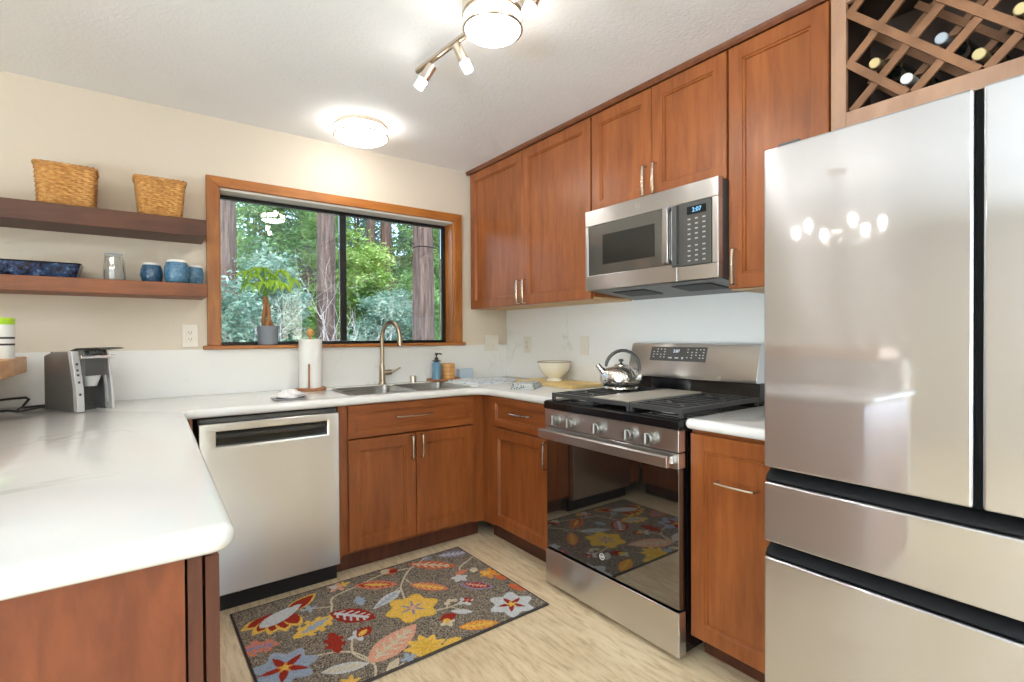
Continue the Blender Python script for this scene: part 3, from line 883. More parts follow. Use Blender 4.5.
# baking dish
NAVY, _n, _b = new_mat('navy_glaze')
_v = coords(_n); _f = noise(_n, _v, 45, 5, .7)
_n.links.new(ramp(_n, _f, [(.40, (.004, .006, .018)), (.56, (.02, .055, .14)), (.72, (.16, .28, .44))]), _b.inputs['Base Color']); _b.inputs['Roughness'].default_value = .12
ds = thing('baking_dish', 'navy glazed rectangular baking dish at the left of the lower shelf', 'dish', (-2.655, -.13, 1.4895))
def rr(hx, hy, r, z): return [(p[0], p[1], z) for p in arc((hx-r, hy-r), r, 0, 90, 5)+arc((-hx+r, hy-r), r, 90, 180, 5)+arc((-hx+r, -hy+r), r, 180, 270, 5)+arc((hx-r, -hy+r), r, 270, 360, 5)]
def loft(loops, cap0=True, cap1=True):
    n = len(loops[0]); m = MB(); vs = [p for L in loops for p in L]; fs = []
    for j in range(len(loops)-1):
        for i in range(n): fs.append((j*n+i, j*n+(i+1) % n, (j+1)*n+(i+1) % n, (j+1)*n+i))
    if cap0: fs.append(tuple(range(n-1, -1, -1)))
    if cap1: fs.append(tuple((len(loops)-1)*n+i for i in range(n)))
    return m.add(vs, fs)
loft([rr(.128, .07, .02, 0), rr(.133, .075, .02, .004), rr(.149, .09, .022, .06), rr(.146, .087, .02, .06), rr(.128, .07, .02, .008)]).build('dish_wall', NAVY, ds)
loft([rr(.149, .09, .022, .0602), rr(.153, .094, .024, .062), rr(.154, .095, .024, .066), rr(.146, .087, .02, .067), rr(.145, .086, .02, .0602)], False, False).build('dish_rim', simple('dark_glaze_rim', (.008, .009, .012), .1), ds)
# tumbler, upside down
tb = thing('glass_tumbler', 'clear glass tumbler standing upside down on the lower shelf', 'glass', (-2.388, -.13, 1.4895))
MB().lathe([(.0435, 0), (.0435, .03), (.0355, .122), (.034, .127), (.001, .127), (.001, .118), (.031, .117), (.0405, .03), (.0405, 0)], 12, None, False, False).build('glass_wall', TUMBLER, tb, angle=20)
MB().ring((0, 0, .1275), .0335, .0022, 32, 6).build('blue_foot_ring', simple('blue_glass_rim', (.18, .34, .50), .1), tb)
# mugs
MUGB, _n, _b = new_mat('blue_stoneware')
_v = coords(_n); _f = noise(_n, _v, 70, 4, .7)
_n.links.new(ramp(_n, _f, [(.35, (.05, .14, .24)), (.6, (.10, .24, .37)), (.75, (.25, .42, .54))]), _b.inputs['Base Color']); _b.inputs['Roughness'].default_value = .18
MUGD, _n, _b = new_mat('dark_blue_stoneware')
_v = coords(_n); _f = noise(_n, _v, 70, 4, .7)
_n.links.new(ramp(_n, _f, [(.35, (.02, .06, .12)), (.6, (.045, .12, .21)), (.75, (.14, .25, .36))]), _b.inputs['Base Color']); _b.inputs['Roughness'].default_value = .18
MUGW = simple('white_glaze', (.82, .80, .77), .25)
def mug(x, y, s, mat, label, ang):
    t = thing('mug', label, 'mug', (x, y, 1.4895), ang, 'blue mugs on the lower shelf')
    MB().lathe([(.036*s, 0), (.041*s, .012*s), (.046*s, .04*s), (.045*s, .068*s), (.038*s, .09*s)], 32).build('mug_body', mat, t, angle=70)
    MB().lathe([(.038*s, .0902*s), (.0355*s, .098*s), (.033*s, .1*s), (.001, .1*s)], 32, None, False).build('white_foot', MUGW, t)
    pts = [(.042*s+.03*s*math.sin(PI*k/8), 0, (.022+.052*k/8)*s) for k in range(9)]
    MB().tube(pts, .0058*s, 10).build('mug_handle', mat, t)
mug(-2.243, -.115, 1.0, MUGD, 'dark blue mug nearest the glass tumbler', 2.2)
mug(-2.143, -.165, 1.17, MUGB, 'largest speckled blue mug in front of the other two', 1.9)
mug(-2.068, -.09, 1.05, MUGB, 'speckled blue mug nearest the window, half behind the largest', 1.2)

# outlets and switches
def outlet(name, label, x, y, z, rotz, gang, kind):
    t = thing(name, label, 'outlet' if kind == 'o' else 'switch', (x, y, z), rotz)
    wd = .036+.026*(gang-1)
    B(-wd, wd, -.006, -.0005, -.06, .06).build('cover_plate', WHITEPL, t, bevel=.002)
    pl = t.children[-1]
    for g in range(gang):
        cx = (g-(gang-1)/2)*.046
        B(cx-.017, cx+.017, -.0085, -.0062, -.034, .034).build('insert', WHITEPL, t, bevel=.001)
        ins = t.children[-1]
        m = MB()
        if kind == 'o':
            for zc in (-.017, .017):
                for dx in (-.006, .006): m.box(cx+dx-.0012, cx+dx+.0012, -.0092, -.0086, zc-.004, zc+.005)
                m.cyl((cx, -.0086, zc-.009), (cx, -.0092, zc-.009), .0022, 8)
            m.build('slots', SLOT, ins)
        else:
            m.box(cx-.012, cx+.012, -.0105, -.0086, -.026, .001); m.build('rocker', WHITEPL, ins)
outlet('wall_outlet', 'cream duplex outlet on the wall left of the window', -2.078, 0, 1.232, 0, 1, 'o')
outlet('wall_switch', 'wide two-gang switch plate right of the window', -.155, -.02, 1.17, 0, 2, 's')
outlet('wall_outlet', 'cream outlet on the right wall nearest the corner', -.014, -.28, 1.158, R90, 1, 'o')
outlet('wall_switch', 'single switch plate on the right wall above the bowl', -.014, -.865, 1.158, R90, 1, 's')

# ------------------------------------------------------------------ counter objects
# coffee maker
CMGREY = simple('metallic_grey_plastic', (.22, .22, .22), .3, .6)
cm = thing('coffee_maker', 'grey single-cup coffee maker on the left counter below the shelves', 'coffee maker', (-2.507, -.312, CTOP), math.radians(31))
cm.scale = (.76, 1, 1)
# local: front faces -y, width .21, depth .26, height .265
bodyp = [(.12, 0), (.12, .235), (.06, .26), (-.075, .262), (-.092, .20), (-.112, .10), (-.118, 0)]
MB().prism([(.12, .002), (.12, .235), (.06, .25), (-.055, .252), (-.068, .20), (-.088, .10), (-.094, .002)], -.092, -.062, 'x').build('side_shell', CMGREY, cm, bevel=.008, seg=3)
MB().prism([(.12, .002), (.12, .235), (.06, .25), (-.055, .252), (-.068, .20), (-.088, .10), (-.094, .002)], .062, .0755, 'x').build('side_shell', CMGREY, cm, bevel=.008, seg=3)
stp = [(-.056, .254), (-.069, .20), (-.089, .10), (-.095, .002)]
stp2 = [(-.082, .254), (-.095, .20), (-.115, .10), (-.121, .002)]
for x0, x1 in ((-.094, -.056), (.076, .092)):
    s_ = MB().prism(stp+stp2[::-1], x0, x1, 'x').build('silver_column', SILVER, cm, bevel=.004)
    if x0 < 0:
        m = MB()
        for z, off in ((.20, -.097), (.175, -.1015), (.155, -.1055), (.125, -.1115), (.075, -.119)):
            m.cyl((-.077, off+.006, z), (-.077, off-.002, z), .0052, 12)
        m.build('buttons', DARKGREY, s_)
B(-.0615, .0615, -.02, .115, .002, .25).build('back_body', DARKGREY, cm)
MB().prism([(-.021, .15), (-.021, .256), (-.11, .262), (-.125, .235), (-.118, .15)], -.0595, .0595, 'x').build('brew_head', CHAR, cm, bevel=.008, seg=3)
bh = cm.children[-1]
MB().prism([(-.135, .222), (-.142, .228), (-.14, .238), (-.126, .238), (-.122, .222)], -.085, .085, 'x').build('lid_handle', CHROME, cm, bevel=.003)
MB().prism([(.10, .2525), (.05, .264), (-.09, .268), (-.118, .264), (-.112, .2625), (-.02, .2565)], -.06, .06, 'x').build('top_lid', BLACK, cm, bevel=.002)
text_mesh('lettering', 'KEURIG', .02, SILVER, bh, Matrix.Translation((0, -.1245, .249)) @ Matrix.Rotation(math.radians(-28), 4, 'X') @ FACE)
MB().lathe([(.03, .105), (.048, .15)], 24, Matrix.Translation((0, -.072, 0))).build('funnel', SILVER, cm)
loft([rr(.066, .04, .02, 0), rr(.066, .04, .02, .022), rr(.07, .044, .02, .026), rr(.07, .044, .02, .03), rr(.062, .036, .018, .03), rr(.06, .034, .018, .026)]).build('drip_tray', DARKGREY, cm)
cm.children[-1].location = (0, -.115, .002)
# cords
m = MB().tube([(-2.592, -.175, .93), (-2.63, -.16, .921), (-2.67, -.22, .921), (-2.70, -.3, .921), (-2.745, -.22, .921), (-2.80, -.26, .921), (-2.81, -.1, .921)], .005, 8)
tag(m.build('power_cord', BLACK), 'black power cord coiling from the coffee maker across the counter', 'cord')
m = MB().tube([(-2.80, -.16, .96), (-2.74, -.13, .962), (-2.70, -.125, .963), (-2.69, -.13, .955), (-2.705, -.16, .93), (-2.715, -.2, .9205), (-2.71, -.14, .9205), (-2.66, -.10, .9205), (-2.6, -.10, .9205)], .005, 8)
tag(m.build('power_cord', BLACK), 'black power cord bending up behind the coffee maker', 'cord')

# ledge at far left and canister on it
LG = tag(B(-.30, 0, -2.05, 0, 0, .07).build('bar_ledge', LEDGE, bevel=.005), 'thick orange wooden bar ledge at the far left edge', 'ledge'); LG.location = (-2.70, -.085, 1.0725)
cn = thing('canister', 'white canister with bright green lid on the wooden ledge', 'canister', (-2.748, -.36, 1.1428))
CW = simple('canister_white', (.80, .80, .78), .4)
MB().lathe([(.046, 0), (.048, .004), (.048, .135)], 32).build('canister_body', CW, cn)
MB().lathe([(.0482, .052), (.0484, .054), (.0484, .058), (.0482, .06)], 32, None, False, False).build('dark_band', SLOT, cn)
MB().lathe([(.0482, .078), (.0484, .080), (.0484, .084), (.0482, .086)], 32, None, False, False).build('dark_band', SLOT, cn)
MB().lathe([(.049, .1352), (.05, .138), (.05, .158), (.046, .162), (.001, .162)], 32).build('canister_lid', simple('lime_lid', (.42, .68, .04), .35), cn)

# spoon rest with crumpled white cloth
sr = tag(loft([rr(.07, .045, .02, 0), rr(.075, .05, .02, .004), rr(.078, .053, .02, .010), rr(.074, .049, .02, .010), rr(.066, .041, .018, .005)]).build('soap_dish', simple('grey_ceramic', (.30, .30, .31), .35), loc=(-1.705, -.52, CTOP)), 'small flat grey dish on the counter edge above the dishwasher', 'dish')
rnd = random.Random(11)
m = MB()
prof_n, prof_m = 24, 10
vs = []; fs = []
for j in range(prof_m+1):
    th = PI/2*j/prof_m
    for k in range(prof_n):
        a = 2*PI*k/prof_n; r = (.062*math.cos(th)+.002)*(1+.18*math.sin(3*a+j)+.12*math.sin(7*a-j*1.4)+rnd.uniform(-.06, .06))
        vs.append((r*math.cos(a), r*.72*math.sin(a), .03*math.sin(th)*(1+.35*math.sin(4*a+j*.8))+.001))
for j in range(prof_m):
    for k in range(prof_n): fs.append((j*prof_n+k, j*prof_n+(k+1) % prof_n, (j+1)*prof_n+(k+1) % prof_n, (j+1)*prof_n+k))
fs.append(tuple(range(prof_n-1, -1, -1))); fs.append(tuple(prof_m*prof_n+k for k in range(prof_n)))
tag(m.add(vs, fs).build('crumpled_cloth', simple('white_cloth', (.80, .77, .76), .9), loc=(-1.70, -.51, CTOP+.0102), angle=80), 'small crumpled white cloth lying in the grey dish', 'cloth')

# paper towel holder
TX, TY = -1.497, -.125
th_ = thing('paper_towel_holder', 'wooden upright paper towel holder with ball finial below the window', 'holder', (TX, TY, CTOP))
MB().lathe([(.082, 0), (.086, .004), (.086, .012), (.082, .016), (.001, .016)], 40).build('base_disc', REDWOODW, th_)
MB().lathe([(.011, .0162), (.011, .305)], 16).build('centre_post', CANDLEW, th_)
MB().lathe([(.008, .3052), (.008, .312), (.018, .32), (.023, .335), (.018, .35), (.008, .356), (.001, .357)], 24).build('finial', CANDLEW, th_)
MB().lathe([(.0055, .0162), (.0055, .15), (.0045, .155), (.001, .157)], 12, Matrix.Translation((-.028, -.072, 0))).build('tension_rod', REDWOODW, th_)
rl = thing('paper_towel_roll', 'white paper towel roll standing on the wooden holder', 'paper towels', (TX, TY, CTOP+.0165))
MB().lathe([(.019, 0), (.063, 0), (.0635, .004), (.0635, .274), (.063, .278), (.019, .278), (.019, 0)], 40, None, False, False).build('paper_roll', PAPER, rl)
MB().lathe([(.019, .001), (.019, .2775), (.0165, .2775), (.0165, .001), (.019, .001)], 24, None, False, False).build('cardboard_core', simple('cardboard', (.45, .33, .2), .8), rl)

# tray, soap, wood jar, pale box
tag(loft([rr(.11, .052, .02, 0), rr(.114, .056, .02, .004), rr(.114, .056, .02, .018), rr(.109, .051, .02, .018), rr(.107, .049, .02, .007)]).build('wooden_tray', REDWOODW, loc=(-.595, -.052-.026, CTOP)), 'small dark reddish wooden tray at the right end of the sink', 'tray')
TZ = CTOP+.0072
sp = thing('soap_bottle', 'clear pump bottle of blue soap with black top on the tray', 'soap bottle', (-.652, -.078, TZ))
MB().lathe([(.027, 0), (.031, .003), (.031, .112), (.025, .121), (.013, .126), (.013, .1275)], 28).build('bottle_body', simple('blue_soap', (.20, .42, .60), .08, Transmission_Weight=.35), sp)
pm = MB().lathe([(.030, .1282), (.030, .135), (.014, .14), (.012, .155), (.005, .157), (.005, .172), (.011, .174), (.011, .186), (.001, .188)], 20).build('pump', BLACK, sp)
MB().tube([(0, 0, .181), (.018, -.022, .182), (.024, -.03, .176)], .0045, 8).build('nozzle', BLACK, pm)
jr = thing('wooden_jar', 'round honey-coloured wooden jar beside the soap pump', 'jar', (-.560, -.078, TZ))
MB().lathe([(.041, 0), (.0445, .004), (.0445, .108), (.042, .112), (.039, .112), (.039, .09)], 32).build('jar_body', CANDLEW, jr)
for z in (.03, .058, .086): MB().ring((0, 0, z), .0447, .0014, 36, 6).build('hoop', REDWOODW, jr)
bx = tag(loft([rr(.056, .02, .008, 0), rr(.058, .022, .008, .004), rr(.058, .022, .008, .074), rr(.054, .018, .008, .074), rr(.054, .018, .008, .01)]).build('sponge_caddy', simple('pale_blue_ceramic', (.50, .60, .70), .3), loc=(-.412, -.055, CTOP)), 'pale blue open sponge caddy against the backsplash right of the tray', 'caddy')

# cloths
def dotted(name, base, dot, scale=70, thr=.34):
    m, n, b = new_mat(name)
    v = n.nodes.new('ShaderNodeTexVoronoi'); v.inputs['Scale'].default_value = scale
    n.links.new(coords(n), v.inputs['Vector'])
    c = ramp(n, v.outputs['Distance'], [(thr-.04, dot), (thr+.04, base)])
    f = noise(n, coords(n), 14, 2); g = ramp(n, f, [(.42, (0, 0, 0)), (.5, (1, 1, 1))])
    n.links.new(mixc(n, g, (*base, 1), c), b.inputs['Base Color']); b.inputs['Roughness'].default_value = .9
    return m
DOT = dotted('dotted_cloth', (.72, .76, .82), (.05, .07, .14), 60, .3)
DOT2 = dotted('checked_cloth', (.62, .64, .64), (.05, .08, .10), 110, .42)
m = MB(); N = 26; vs = []; fs = []
def wob(x, y): return .002+.0022*math.sin(x*31+y*17)+.0018*math.sin(y*43-x*11)
for top in (1, 0):
    for j in range(N+1):
        for i in range(N+1):
            x = -.19+.38*i/N; y = -.17+.34*j/N
            vs.append((x+.004*math.sin(j*.8), y+.004*math.sin(i*.9), (.0085+wob(x, y)) if top else 0.0))
n1 = (N+1)**2
for j in range(N):
    for i in range(N):
        a = j*(N+1)+i
        fs.append((a, a+1, a+N+2, a+N+1)); fs.append((n1+a+N+1, n1+a+N+2, n1+a+1, n1+a))
bd = [i for i in range(N+1)]+[(N+1)*j+N for j in range(1, N+1)]+[(N+1)*N+i for i in range(N-1, -1, -1)]+[(N+1)*j for j in range(N-1, 0, -1)]
for q in range(len(bd)):
    a, b_ = bd[q], bd[(q+1) % len(bd)]; fs.append((b_, a, n1+a, n1+b_))
mt = tag(m.add(vs, fs).build('drying_mat', DOT, loc=(-.40, -.30, CTOP), angle=60), 'white dotted dish-drying mat spread in the counter corner', 'mat'); mt.rotation_euler = (0, 0, .08)
fd = thing('folded_towel', 'small folded grey checked kitchen towel beside the cutting board', 'towel', (-.46, -.835, CTOP), math.radians(35))
for k in range(4):
    z = k*.0085
    s_ = .004*k
    B(-.10+s_, .10-s_, -.07+s_, .07-s_*.5, z+.0002, z+.0083).build('towel_layer', DOT2, fd, bevel=.0038, seg=3)
# cutting board and bowl
cb = tag(B(-.135, .135, -.275, .275, 0, .018).build('cutting_board', BOARDW, bevel=.005, seg=3), 'pale yellow wooden cutting board along the right wall', 'cutting board')
cb.location = (-.16, -.775, CTOP)
cl = thing('colander_bowl', 'cream enamel footed bowl with dark rim on the cutting board', 'bowl', (-.165, -.745, CTOP+.0182))
ENAM = simple('cream_enamel', (.84, .79, .66), .2)
MB().lathe([(.052, 0), (.055, .003), (.047, .022), (.05, .026), (.078, .05), (.098, .085), (.108, .122), (.104, .122), (.094, .085), (.074, .053), (.04, .032), (.001, .03)], 40).build('bowl_wall', ENAM, cl, angle=60)
MB().ring((0, 0, .123), .107, .0035, 44, 8).build('rim', simple('worn_rim', (.34, .30, .23), .4), cl)
for s_ in (-1, 1):
    pts = [(s_*(.106+.02*math.sin(PI*k/6)), -.03+.06*k/6, .112) for k in range(7)]
    MB().tube(pts, .0035, 8).build('bowl_handle', ENAM, cl)

# ------------------------------------------------------------------ lights
def flush_light(x, y, label):
    t = thing('ceiling_light', label, 'ceiling light', (x, y, CEIL))
    MB().lathe([(.11, -.0005), (.14, -.0005), (.14, -.016), (.11, -.016)], 48).build('ceiling_pan', NICKEL, t)
    MB().lathe([(.138, -.0165), (.139, -.07), (.13, -.08), (.09, -.088), (.04, -.092), (.001, -.093)], 48).build('diffuser', LAMP, t, angle=80)
    for z in (-.022, -.068): MB().ring((0, 0, z), .1465, .0052, 56, 8).build('metal_ring', NICKEL, t)
    for k in range(3):
        a = k*2*PI/3+.5; MB().cyl((.1465*math.cos(a), .1465*math.sin(a), -.07), (.1465*math.cos(a), .1465*math.sin(a), -.016), .004, 8).build('ring_post', NICKEL, t)
flush_light(-1.272, -.365, 'round flush ceiling light with two metal rings above the window')
tr = thing('track_light', 'nickel track light with lit drum centre and swivelling spot heads', 'track light', (-1.275, -1.685, CEIL))
MB().lathe([(.108, -.0005), (.108, -.052), (.100, -.056)], 48).build('canopy', NICKEL, tr)
MB().lathe([(.098, -.0565), (.099, -.104), (.094, -.116), (.07, -.127), (.03, -.132), (.001, -.133)], 48).build('drum_diffuser', LAMP2, tr, angle=80)
MB().ring((0, 0, -.106), .102, .0062, 52, 8).build('metal_ring', NICKEL, tr)
MB().ring((0, 0, -.060), .103, .0052, 52, 8).build('metal_ring', NICKEL, tr)
for k in range(3):
    a = k*2*PI/3+.2; MB().cyl((.104*math.cos(a), .104*math.sin(a), -.106), (.104*math.cos(a), .104*math.sin(a), -.05), .004, 8).build('ring_post', NICKEL, tr)
bdir = Vector((-.085, 1, 0)).normalized()
for s_ in (1, -1):
    p0 = bdir*s_*.1125+Vector((0, 0, -.05)); p1 = bdir*s_*.515+Vector((0, 0, -.05))
    MB().tube([p0, p1], .0125, 12).build('bar', NICKEL, tr)
def head(pos, aim):
    p = bdir*pos+Vector((0, 0, -.05)); a = Vector(aim).normalized()
    q = p+Vector((0, 0, -.030))
    h_ = MB().tube([p+Vector((0, 0, -.013)), q+Vector((0, 0, -.002))], .0065, 10).build('swivel', NICKEL, tr)
    MB().cyl(q-a*.012, q+a*.058, .0205, 24).build('spot_head', NICKEL, h_)
    MB().cyl(q+a*.0585, q+a*.096, .0195, 24, .018).build('lit_tip', SPOTGLOW, h_)
    L = bpy.data.lights.new('spot_beam', 'SPOT'); L.energy = 4; L.spot_size = math.radians(95); L.spot_blend = .6; L.color = (1, .96, .9); L.shadow_soft_size = .03
    lo = bpy.data.objects.new('spot_beam', L); C.objects.link(lo); lo.parent = h_
    lo.location = q+a*.10; lo.rotation_euler = a.to_track_quat('-Z', 'Y').to_euler()
head(.41, (-.42, .30, -.80)); head(.215, (.38, -.22, -.88)); head(-.235, (-.35, .3, -.9)); head(-.42, (.3, -.3, -.9))

# chandelier over the dining area (shows as a reflection in the refrigerator)
chd = thing('chandelier', 'six-bulb nickel chandelier over the dining area, seen reflected in the refrigerator', 'chandelier', (-3.5, -1.62, CEIL))
MB().lathe([(.06, -.0005), (.06, -.02), (.012, -.03)], 24).build('canopy', NICKEL, chd)
MB().lathe([(.008, -.0305), (.008, -.42), (.03, -.44), (.03, -.50), (.01, -.53)], 20).build('stem', NICKEL, chd)
for k in range(6):
    a = k*PI/3+.35; c, s_ = math.cos(a), math.sin(a)
    ar = MB().tube([(.03*c, .03*s_, -.47), (.14*c, .14*s_, -.53), (.25*c, .25*s_, -.50), (.27*c, .27*s_, -.455)], .007, 8).build('arm', NICKEL, chd)
    MB().lathe([(.012, -.455), (.013, -.44), (.018, -.42), (.019, -.405), (.015, -.392), (.001, -.385)], 16, Matrix.Translation((.27*c, .27*s_, 0))).build('bulb', BULB, ar)

# torchiere added behind the viewer, unseen, to brighten the ceiling
def fill_torchiere(x, y, label):
    t = thing('fill_floor_lamp', label, 'lamp', (x, y, 0))
    MB().lathe([(.14, 0), (.14, .012), (.02, .03)], 32).build('base', NICKEL, t)
    MB().cyl((0, 0, .0305), (0, 0, 1.70), .012, 14).build('pole', NICKEL, t)
    MB().lathe([(.02, 1.7005), (.07, 1.72), (.16, 1.79), (.19, 1.83), (.185, 1.83), (.155, 1.795), (.06, 1.73), (.001, 1.722)], 36, None, True, False).build('bowl_shade', simple('lamp_bowl', (.8, .8, .78), .4), t)
    L = bpy.data.lights.new('fill_uplight', 'SPOT'); L.energy = 90; L.spot_size = math.radians(150); L.spot_blend = .3; L.color = (.84, .93, 1.0); L.shadow_soft_size = .12
    o = bpy.data.objects.new('fill_uplight', L); C.objects.link(o); o.parent = t; o.location = (0, 0, 1.84); o.rotation_euler = (PI, 0, 0)
fill_torchiere(-3.0, -3.9, 'added unseen floor lamp behind the viewer that brightens the ceiling')

# ------------------------------------------------------------------ potted plant on the sill
pp = thing('potted_money_tree', 'young money tree with braided trunk in a grey pot on the window sill', 'plant', (-1.69, .045, 1.1785))
MB().lathe([(.050, 0), (.054, .003), (.057, .108), (.054, .11), (.051, .108), (.050, .09), (.001, .09)], 36).build('pot', simple('grey_pot', (.22, .25, .29), .55), pp)
MB().lathe([(.0495, .0902), (.0495, .096), (.001, .099)], 24).build('soil', simple('soil', (.05, .03, .02), .9), pp)
BRK = simple('plant_bark', (.36, .17, .07), .7)
for s in range(3):
    pts = []
    for k in range(14):
        f = k/13; a = s*2*PI/3+f*2.6; rr_ = .024*(1-f*.75)
        pts.append((rr_*math.cos(a)-.012*f, rr_*math.sin(a), 0.095+f*.185))
    MB().tube(pts, [.0135*(1-.45*k/13) for k in range(14)], 10).build('trunk', BRK, pp)
rnd = random.Random(5)
stalk = MB(); leaf = MB()
def leaflet(m, p, d, L, wd, droop):
    d = Vector(d).normalized(); side = d.cross(Vector((0, 0, 1))).normalized(); up = side.cross(d)
    secs = [(0, .15), (.25, .75), (.55, 1), (.8, .62), (1, .03)]
    vs = []; fs = []
    for f, q in secs:
        c = p+d*L*f+Vector((0, 0, -droop*L*f*f))
        vs += [c+side*wd*q*.5+up*.004*q, c-up*.002, c-side*wd*q*.5+up*.004*q]
    for j in range(len(secs)-1):
        a = j*3; fs += [(a, a+1, a+4, a+3), (a+1, a+2, a+5, a+4)]
    m.add(vs, fs)
for k in range(12):
    a = k*2.4+.3; el = rnd.uniform(.35, 1.35); Ls = rnd.uniform(.11, .19)
    p0 = Vector((-.012, 0, .275)); d = Vector((math.cos(a)*math.cos(el), math.sin(a)*math.cos(el)*.55, math.sin(el)))
    p1 = p0+Vector((0, 0, .03))+d*Ls
    stalk.tube([p0, p0+Vector((0, 0, .03))+d*Ls*.4, p1], .0022, 6)
    for q in range(6):
        b_ = a+(q-2.5)*.62
        leaflet(leaf, p1, (math.cos(b_), math.sin(b_)*.8, .10), rnd.uniform(.05, .078), .027, rnd.uniform(.6, 1.2))
stalk.build('stalks', simple('green_stalk', (.16, .30, .05), .5), pp)
LEAFM, _n, _b = new_mat('money_tree_leaf')
_f = noise(_n, coords(_n), 25, 2)
_n.links.new(ramp(_n, _f, [(.3, (.32, .55, .04)), (.7, (.58, .80, .14))]), _b.inputs['Base Color']); _b.inputs['Roughness'].default_value = .4
_t = _n.nodes.new('ShaderNodeBsdfTranslucent'); _t.inputs[0].default_value = (.62, .88, .16, 1)
_m = _n.nodes.new('ShaderNodeMixShader'); _m.inputs[0].default_value = .5; _o = _n.nodes['Material Output']
_n.links.new(_b.outputs[0], _m.inputs[1]); _n.links.new(_t.outputs[0], _m.inputs[2]); _n.links.new(_m.outputs[0], _o.inputs[0])
lf = leaf.build('leaves', LEAFM, pp, recalc=False)

# ------------------------------------------------------------------ rug with woven flowers
RX0, RX1, RYA, RYB = -1.985, -.828, -1.448, -.664
def make_rug():
    st = .0034
    nx = int((RX1-RX0)/st)+1; ny = int((RYB-RYA)/st)+1
    xs = np.linspace(RX0, RX1, nx); ys = np.linspace(RYA, RYB, ny)
    X, Y = np.meshgrid(xs, ys); X = X.ravel(); Y = Y.ravel()
    rs = np.random.RandomState(4)
    n = rs.rand(X.size)
    col = np.zeros((X.size, 3))
    base = np.array([[.085, .068, .052], [.20, .165, .125], [.38, .33, .26]])
    col[:] = base[(n*3).astype(int).clip(0, 2)]
    lin = {'cream': (.62, .54, .38), 'red': (.33, .035, .02), 'rust': (.62, .15, .06), 'orange': (.74, .30, .06), 'yellow': (.78, .50, .10),
           'gold': (.72, .44, .07), 'pink': (.70, .36, .25), 'blue': (.33, .40, .50), 'pale': (.58, .60, .60), 'dark': (.05, .035, .03), 'coral': (.68, .22, .12), 'purple': (.27, .25, .36)}
    jit = (rs.rand(X.size, 1)-.5)*.5+1
    def put(mask, c): col[mask] = np.array(lin[c])*jit[mask]
    def blob(cx, cy, r, c, petals=0, depth=.2, ph=0, sx=1, sy=1, rot=0):
        dx, dy = X-cx, Y-cy
        a, b = dx*math.cos(rot)+dy*math.sin(rot), -dx*math.sin(rot)+dy*math.cos(rot)
        a, b = a/sx, b/sy
        rad = np.hypot(a, b); th = np.arctan2(b, a)
        lim = r*(1-depth+depth*np.cos(petals*th+ph)) if petals else r
        put(rad < lim, c)
    def star(cx, cy, r, c, k=5, ph=0, inner=.35):
        dx, dy = X-cx, Y-cy; rad = np.hypot(dx, dy); th = np.arctan2(dy, dx)
        t = np.abs(((th-ph)*k/(2*math.pi)) % 1-.5)*2
        put(rad < r*(inner+(1-inner)*t**1.6), c)
    def leafp(p, q, wd, c, vein=None, vc=None, teeth=0, shape=1.0):
        p = np.array(p); q = np.array(q); d = q-p; L = np.hypot(*d); d = d/L
        dx, dy = X-p[0], Y-p[1]; u = (dx*d[0]+dy*d[1])/L; v = -dx*d[1]+dy*d[0]
        uu = u.clip(0, 1); prof = wd*np.sin(math.pi*uu**shape)**.8
        if teeth: prof = prof*(1+.22*np.sign(np.sin(uu*teeth*math.pi)))
        inside = (u > 0) & (u < 1) & (np.abs(v) < prof)
        put(inside, c)
        if vein:
            put(inside & (np.abs(v) < .12*wd+.002) & (u > .1) & (u < .85), vein)
            put(inside & (np.abs(v) < prof*.68) & (((u*7-np.abs(v)/wd*1.2) % 1) < .35) & (u > .12) & (u < .85), vein)
        if vc: put((u > .18) & (u < .8) & (np.abs(v) < prof*.45), vc)
    def stem(pts, wd=.0042, c='cream'):
        pts = np.array(pts, float)
        # Catmull-Rom
        P = np.vstack([2*pts[0]-pts[1], pts, 2*pts[-1]-pts[-2]]); S = []
        for i in range(len(pts)-1):
            p0, p1, p2, p3 = P[i:i+4]
            for t in np.linspace(0, 1, 14):
                S.append(.5*((2*p1)+(-p0+p2)*t+(2*p0-5*p1+4*p2-p3)*t*t+(-p0+3*p1-3*p2+p3)*t**3))
        best = np.full(X.size, 9.)
        for a, b in zip(S[:-1], S[1:]):
            d = b-a; L2 = (d@d)+1e-12
            t = (((X-a[0])*d[0]+(Y-a[1])*d[1])/L2).clip(0, 1)
            best = np.minimum(best, np.hypot(X-a[0]-t*d[0], Y-a[1]-t*d[1]))
        put(best < wd, c)
    # stems first
    stem([(-1.82, -1.18), (-1.71, -1.216), (-1.648, -1.271), (-1.618, -1.372), (-1.65, -1.47)])
    stem([(-1.618, -1.372), (-1.655, -1.27), (-1.631, -1.184), (-1.60, -1.15)])
    stem([(-1.618, -1.372), (-1.60, -1.36), (-1.57, -1.34)])
    stem([(-1.729, -.819), (-1.613, -.874)], .003)
    stem([(-1.635, -.932), (-1.613, -.874), (-1.58, -.796), (-1.448, -.759), (-1.30, -.72), (-1.155, -.743)])
    stem([(-1.337, -1.06), (-1.31, -.96), (-1.288, -.894), (-1.22, -.80), (-1.155, -.743), (-1.036, -.676)])
    stem([(-1.288, -.894), (-1.33, -.92)], .003); stem([(-1.24, -.83), (-1.235, -.905)], .003)
    stem([(-.98, -.94), (-.95, -.89), (-.836, -.829), (-.82, -.80)]); stem([(-.836, -.829), (-.83, -.92)], .003)
    stem([(-1.29, -1.18), (-1.235, -1.196), (-1.193, -1.204), (-1.13, -1.20)]); stem([(-1.21, -1.2), (-1.17, -1.154)], .003); stem([(-1.193, -1.204), (-1.15, -1.29)], .003)
